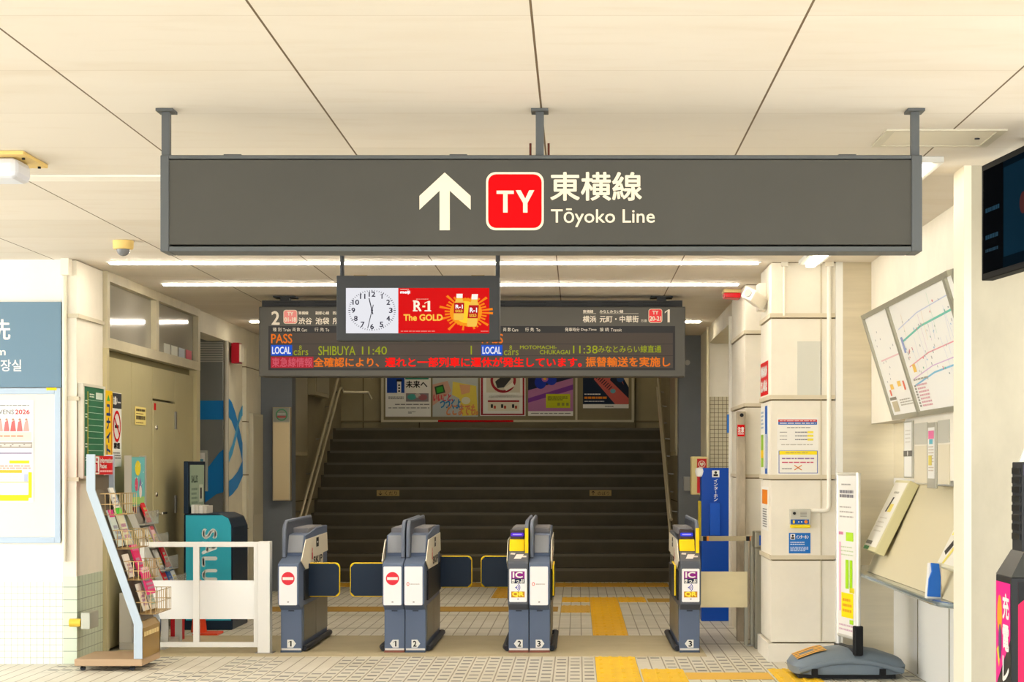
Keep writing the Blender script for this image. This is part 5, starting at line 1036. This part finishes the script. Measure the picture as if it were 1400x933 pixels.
a = front(Y - .008, o); a.ring(385, 567.5, 6.6, 8, M('3E8A5A'), 1); a.lines(379.5, 565, 390.5, 567.5, 1, M('D8DCCB'), 1); a.rect(379, 569, 391, 571.5, M('A84A44'), 1); a.build('round_mark', t)
a = front(Y, o); a.rect(374.5, 579, 395, 683, M('C9B48C', .3, .8), 0); a.build('cover', t)

# ------------------------------------------------------------------ leaflet racks
def zrack(y0, y1, prof, wid, m, name, label, base=None):
    """side frames follow prof (x, z) from the top down; faces +X"""
    t = thing(name, label, 'leaflet rack', ((prof[0][0] + prof[-1][0]) / 2, (y0 + y1) / 2, 0), 'leaflet racks'); o = t.location
    for yy in (y0, y1 - .022):
        mb = MB(o); L = [(x, z) for x, z in prof]; Rr = [(x + wid, z + .0) for x, z in prof]
        for i in range(len(prof) - 1): mb.xz([L[i], Rr[i], Rr[i + 1], L[i + 1]], yy, yy + .022, m)
        mb.build('side_frame', t)
    return t, o
wire = M('B49A6C', .35, .7)
def basket(o, t, xs, z, y0, y1, dep, h, name='wire_basket'):
    mb = MB(o); r = .0028
    A = [(xs, y0), (xs + dep, y0), (xs + dep, y1), (xs, y1)]
    for zz in (z, z + h * .5, z + h): mb.tube([(x + (zz - z) * .0, y, zz) for x, y in A], r, wire, 5, True)
    n = 9
    for i in range(n): yy = y0 + (y1 - y0) * i / (n - 1); mb.tube([(xs, yy, z), (xs + dep, yy, z), (xs + dep, yy, z + h)], r, wire, 5)
    for i in range(1, 4):
        xx = xs + dep * i / 4
        for yy in (y0, y1): mb.tube([(xx, yy, z), (xx, yy, z + h)], r, wire, 5)
    mb.build(name, t)
def leaflet(xs, yc, z, w, h, c, tilt, label, cat='leaflet', top=None, group='leaflets in the front rack', th=.012):
    X = Matrix.Translation((xs, yc, z)) @ Matrix.Rotation(-tilt, 4, 'Y')
    mb = MB((xs, yc, z)); mb.X = X; mb.box((0, -w / 2, 0), (th, w / 2, h), M(c, .5)); ob = mb.build('leaflet', label=label, cat=cat, group=group)
    a = Art((0, 0, 0), (0, 1, 0), (0, 0, 1), 1, False, (xs, yc, z)); a.O = Vector((th, 0, 0)); a.X = X
    if top: a.rect(-w / 2, h * .8, w / 2, h, M(top, .5), 0)
    a.lines(-w * .4, h * .15, w * .4, h * .6, 3, M(random.choice(['D0C060', 'C090A8', '90B0A0', 'A0A0B0']), .5), 1, .6); a.build('cover_print', ob)
y0, y1 = 13.92, 14.52
X0 = -3.465
t, o = zrack(y0, y1, [(X0, 1.53), (X0, 1.28), (-3.13, .33), (-3.13, .087)], .06, M('B4C2CE', .45, .1), 'leaflet_rack', 'tall leaning leaflet rack with red header and wire baskets by pilaster')
MB(o).box((X0 + .005, y0 + .02, 1.385), (X0 + .05, y1 - .02, 1.52), M('D8141C', .4)).build('header', t)
a = onleft(X0 + .05, o); a.rect(y0 + .03, 1.39, y0 + .17, 1.515, WHITE, 0); a.disc(y0 + .1, 1.492, .022, RED, 1, .014); a.rect(y0 + .08, 1.40, y0 + .12, 1.472, RED, 1); a.rect(y0 + .06, 1.46, y0 + .1, 1.472, RED, 1); a.rect(y0 + .06, 1.4, y0 + .14, 1.41, RED, 1)
a.text('Information', y0 + .19, 1.472, y1 - .03, 1.505, WHITE, 1, .002); a.text('Pocket', y0 + .19, 1.432, y0 + .39, 1.462, WHITE, 1, .002); a.lines(y0 + .19, 1.40, y1 - .04, 1.42, 1, M('F2B0B0'), 1, .7); a.build('header_print', t)
MB(o).box((-3.55, y0, .035), (-3.07, y1, .085), M('B89C7C', .5)).build('base', t, bevel=.006)
MB(o).xz([(-3.07, .087), (-3.07, .30), (-3.10, .34), (-3.13, .34), (-3.13, .087)], y0 + .003, y1 - .003, M('A8843A', .35, .4)).build('kick_panel', t)
a = onleft(-3.07, o); a.lines(y0 + .06, .235, y1 - .06, .275, 1, M('F0D89A'), 0, .8); a.build('kick_lettering', t)
MB(o).prism([(X0 + .01, y0 + .022, 1.38), (X0 + .01, y0 + .022, 1.28), (-3.122, y0 + .022, .33), (-3.11, y0 + .022, .33), (X0 + .022, y0 + .022, 1.28), (X0 + .022, y0 + .022, 1.38)], (0, y1 - y0 - .044, 0), M('6E6250', .6)).build('back_panel', t)
for xx in (-3.5, -3.15):
    for yy in (y0 + .05, y1 - .05): MB(o).lathe((xx, yy, .018), [(.018, -.012), (.018, .012)], DARK, 12, 'y').box((xx - .012, yy - .012, .02), (xx + .012, yy + .012, .035), STEELD).build('caster', t)
def sx_(z): return X0 + .024 + (1.28 - z) * .361
for z, h in ((1.10, .15), (.86, .13), (.64, .13), (.40, .16)): basket(o, t, sx_(z), z, y0 + .04, y1 - .04, .14, h)
tl = math.radians(-20)
for xx, yc, z, w, h, c, top, lb in ((.03, 14.12, .87, .1, .27, 'D9E4DC', 'E23A8C', 'pink-topped leaflet in second basket of the red-headed rack'), (.03, 14.28, .87, .12, .28, 'E2E0C0', '52C43A', 'green-topped leaflet in second basket of the red-headed rack'),
    (.03, 14.12, .65, .1, .17, 'F0E8DC', None, 'blank white leaflet in third basket of the red-headed rack'), (.05, 14.28, .65, .13, .23, 'E8286C', 'F06AA0', 'bright pink leaflet in third basket of the red-headed rack'), (.09, 14.22, .52, .16, .2, 'E83A80', 'F8D0E0', 'pink leaflet below the third basket of the red-headed rack'),
    (.04, 14.14, .41, .1, .2, 'EFE6D8', None, 'cream leaflet at left in the lowest basket of front rack'), (.05, 14.27, .41, .11, .17, 'D9D2C4', 'A8A098', 'grey-topped leaflet in the lowest basket of front rack'), (.03, 14.3, 1.12, .08, .17, 'F4F2EA', None, 'white card standing in the top basket of front rack')):
    leaflet(sx_(z) + xx, 13.92 + (yc - 14.02) / .38 * .6, z + .004, w * 1.55, h, c, math.radians(18), lb, top=top)
# second rack
y0, y1 = 15.5, 16.05; X0 = -3.56
t, o = zrack(y0, y1, [(X0, 1.53), (X0, 1.12), (-3.27, .45), (-3.27, .02)], .055, M('B9B6AC', .4, .3), 'leaflet_rack', 'grey leaflet rack with a cartoon-coloured poster behind the front rack')
MB(o).box((-3.60, y0, 0), (-3.24, y1, .06), M('C9C6BC', .4)).box((-3.6, y0 + .0, .06), (-3.5, y1, .45), M('DAD7CC', .4)).build('base', t, bevel=.004)
MB(o).box((X0 + .005, y0 + .022, 1.13), (X0 + .045, y1 - .022, 1.52), M('6FB0A8', .5)).build('poster_panel', t)
a = onleft(X0 + .045, o); a.rect(y0 + .04, 1.14, y1 - .04, 1.51, M('6FBFC0'), 0); a.disc(y0 + .27, 1.43, .1, M('F2DC3A'), 1, .06); a.disc(y0 + .22, 1.30, .055, M('E05A78'), 1); a.poly([(y0 + .29, 1.25), (y0 + .36, 1.36), (y0 + .43, 1.25)], M('8A6AA8'), 1); a.disc(y0 + .36, 1.24, .05, M('F0E4DC'), 2); a.rect(y0 + .04, 1.14, y1 - .04, 1.2, M('A8D07A'), 1)
for k in range(14): a.disc(random.uniform(y0 + .07, y1 - .07), random.uniform(1.2, 1.5), .008, WHITE, 1, n=8)
a.build('poster_print', t)
MB(o).prism([(X0 + .01, y0 + .022, 1.12), (-3.262, y0 + .022, .45), (-3.25, y0 + .022, .45), (X0 + .022, y0 + .022, 1.12)], (0, y1 - y0 - .044, 0), M('8E8B80', .5)).build('back_panel', t)
ACR = M('C9CCC6', .1, alpha=.35)
def sx2(z): return X0 + .024 + (1.12 - z) * .44
for k, z in enumerate((.98, .80, .62, .47)):
    MB(o).box((sx2(z) + .07, y0 + .03, z), (sx2(z) + .074, y1 - .03, z + .11), ACR).box((sx2(z) - .005, y0 + .03, z), (sx2(z) + .074, y1 - .03, z + .004), M('BDBBB0', .4)).build('pocket', t)
a = onleft(X0 + .046, o); a.rect(y0 + .06, 1.075, y0 + .2, 1.12, M('7A2A3A'), 0); a.rect(y0 + .22, 1.075, y0 + .32, 1.12, M('8E8C94'), 0); a.build('label_strip', t)
for k, (z, yc, c, top, lb) in enumerate(((.985, 15.93, 'D8202C', None, 'red leaflet in the top pocket of the grey rack'), (.805, 15.88, 'EFC8CC', 'E0606A', 'pale pink leaflet in second pocket of the grey rack'), (.805, 15.68, 'DAD8D0', None, 'grey leaflet in second pocket of the grey rack'), (.625, 15.92, 'D01424', 'E83A40', 'tall red leaflet in third pocket of the grey rack'), (.625, 15.66, 'C9C7C0', None, 'pale leaflet in third pocket of the grey rack'),
    (.475, 15.6, 'C81E2A', 'B8B4AC', 'red and grey leaflet in lowest pocket of the grey rack'), (.475, 15.78, '3A6CB0', 'EFEFEA', 'blue leaflet in lowest pocket of the grey rack'), (.475, 15.93, 'E8ECEC', '2F78B8', 'white leaflet with blue top in lowest pocket of grey rack'))):
    leaflet(sx2(z) + .015, yc, z + .006, .13, .22 if k in (0, 3) else .16, c, math.radians(22), lb, top=top, group='leaflets in the grey rack')
# dark rack with the cyan side
y0, y1 = 17.4, 18.2
t = thing('magazine_rack', 'dark navy magazine rack with cyan side panel and white letters', 'magazine rack', (-3.28, 17.8, 0), 'leaflet racks'); o = t.location
NVY = M('14283C', .4)
x0, x1 = px(251, 17.4), px(318, 17.4); zt = pz(703, 17.4)
MB(o).xz([(x0, 0), (x1, 0), (x1, zt - .12), (x1 - .035, zt - .035), (x1 - .12, zt), (x0, zt)], y0, y1, NVY).build('body', t, bevel=.012)
MB(o).box((x0, y0, zt), (x0 + .04, y1, pz(631, 17.4)), NVY).build('back_board', t, bevel=.006)
a = front(y0, o); a.poly([(254, 849), (316, 849), (316, 719), (312, 709), (304, 705), (254, 705)], M('35B4CE', .4), 1)
LT = M('E8F4F4', .4)
yy = 724
for ch, w in (('S', 17.5), ('A', 21), ('L', 17), ('U', 19), ('S', 17)):
    v, f, gx0, gx1, gy0, gy1 = glyphs(ch)                             # letters turned a quarter to read downwards
    for dx, dy in ((0, 0), (1.1, 0), (0, 1.1), (-1.1, 0), (0, -1.1)):
        a.add([a.q(277 + (vy - gy0) / (gy1 - gy0) * 19 + dx, yy + (vx - gx0) / (gx1 - gx0) * (w - 5) + dy, 2 + abs(dx) * .1 + abs(dy) * .2) for vx, vy in v], f, LT)
    yy += w
a.build('side_print', t)
a = onleft(x0 + .04, o); a.rect(y0 + .08, zt + .06, y1 - .06, pz(636, 17.6), M('A9BDA6', .4), 0); a.text('SALUS', y0 + .14, 1.30, y0 + .42, 1.36, M('2A4438'), 1, .004); a.rect(y0 + .5, 1.12, y1 - .12, 1.28, M('D8E0D0'), 1); a.rect(y0 + .54, 1.15, y0 + .62, 1.25, BLACK, 2); a.lines(y0 + .14, 1.1, y0 + .42, 1.26, 4, M('7A9080'), 1); a.build('poster_print', t)
for k in range(4):
    xx = px(263 + k * 5.4, 17.5); MB((xx, 17.55, zt)).box((xx, 17.45, zt + .003), (xx + .03, 17.75, zt + .078 - .003 * k), M(['E4E2DA', 'DAD6CC', 'E8E6E0', 'D2CEC4'][k], .6)).build('magazine', label='white magazine on top of the dark navy rack, ' + ['leftmost of four', 'second from left', 'third from left', 'rightmost of four'][k], cat='magazine', group='magazines on the navy rack')
t = thing('traffic_cone_base', 'orange base piece on the floor behind the fence', 'cone', (px(283, 16.9), 16.9, 0)); o = t.location
MB(o).box((px(266, 16.9), 16.8, 0), (px(300, 16.9), 17.1, .02), M('E8502A', .5)).build('base', t, bevel=.006); MB(o).lathe((px(272, 16.95), 16.95, .02), [(.07, 0), (.02, .45)], M('E8502A', .5), 16).build('cone', t, smooth=True)
MB((px(238, 16.3), 16.4, 0)).xz([(px(233, 16.3), 0), (px(246, 16.3), 0), (px(246, 16.3), .25), (px(233, 16.3), .25)], 16.3, 16.5, M('C8141E', .45)).build('red_box', bevel=.006, label='red box standing on the floor behind the white fence', cat='box')
MB((px(208, 16.3), 16.4, 0)).lathe((px(204, 16.35), 16.35, 0), [(.09, 0), (.11, .26), (.105, .26), (.085, .02)], M('2A4A78', .5), 18).build('bucket', smooth=True, label='dark blue bin on the floor beside the grey leaflet rack', cat='bin')
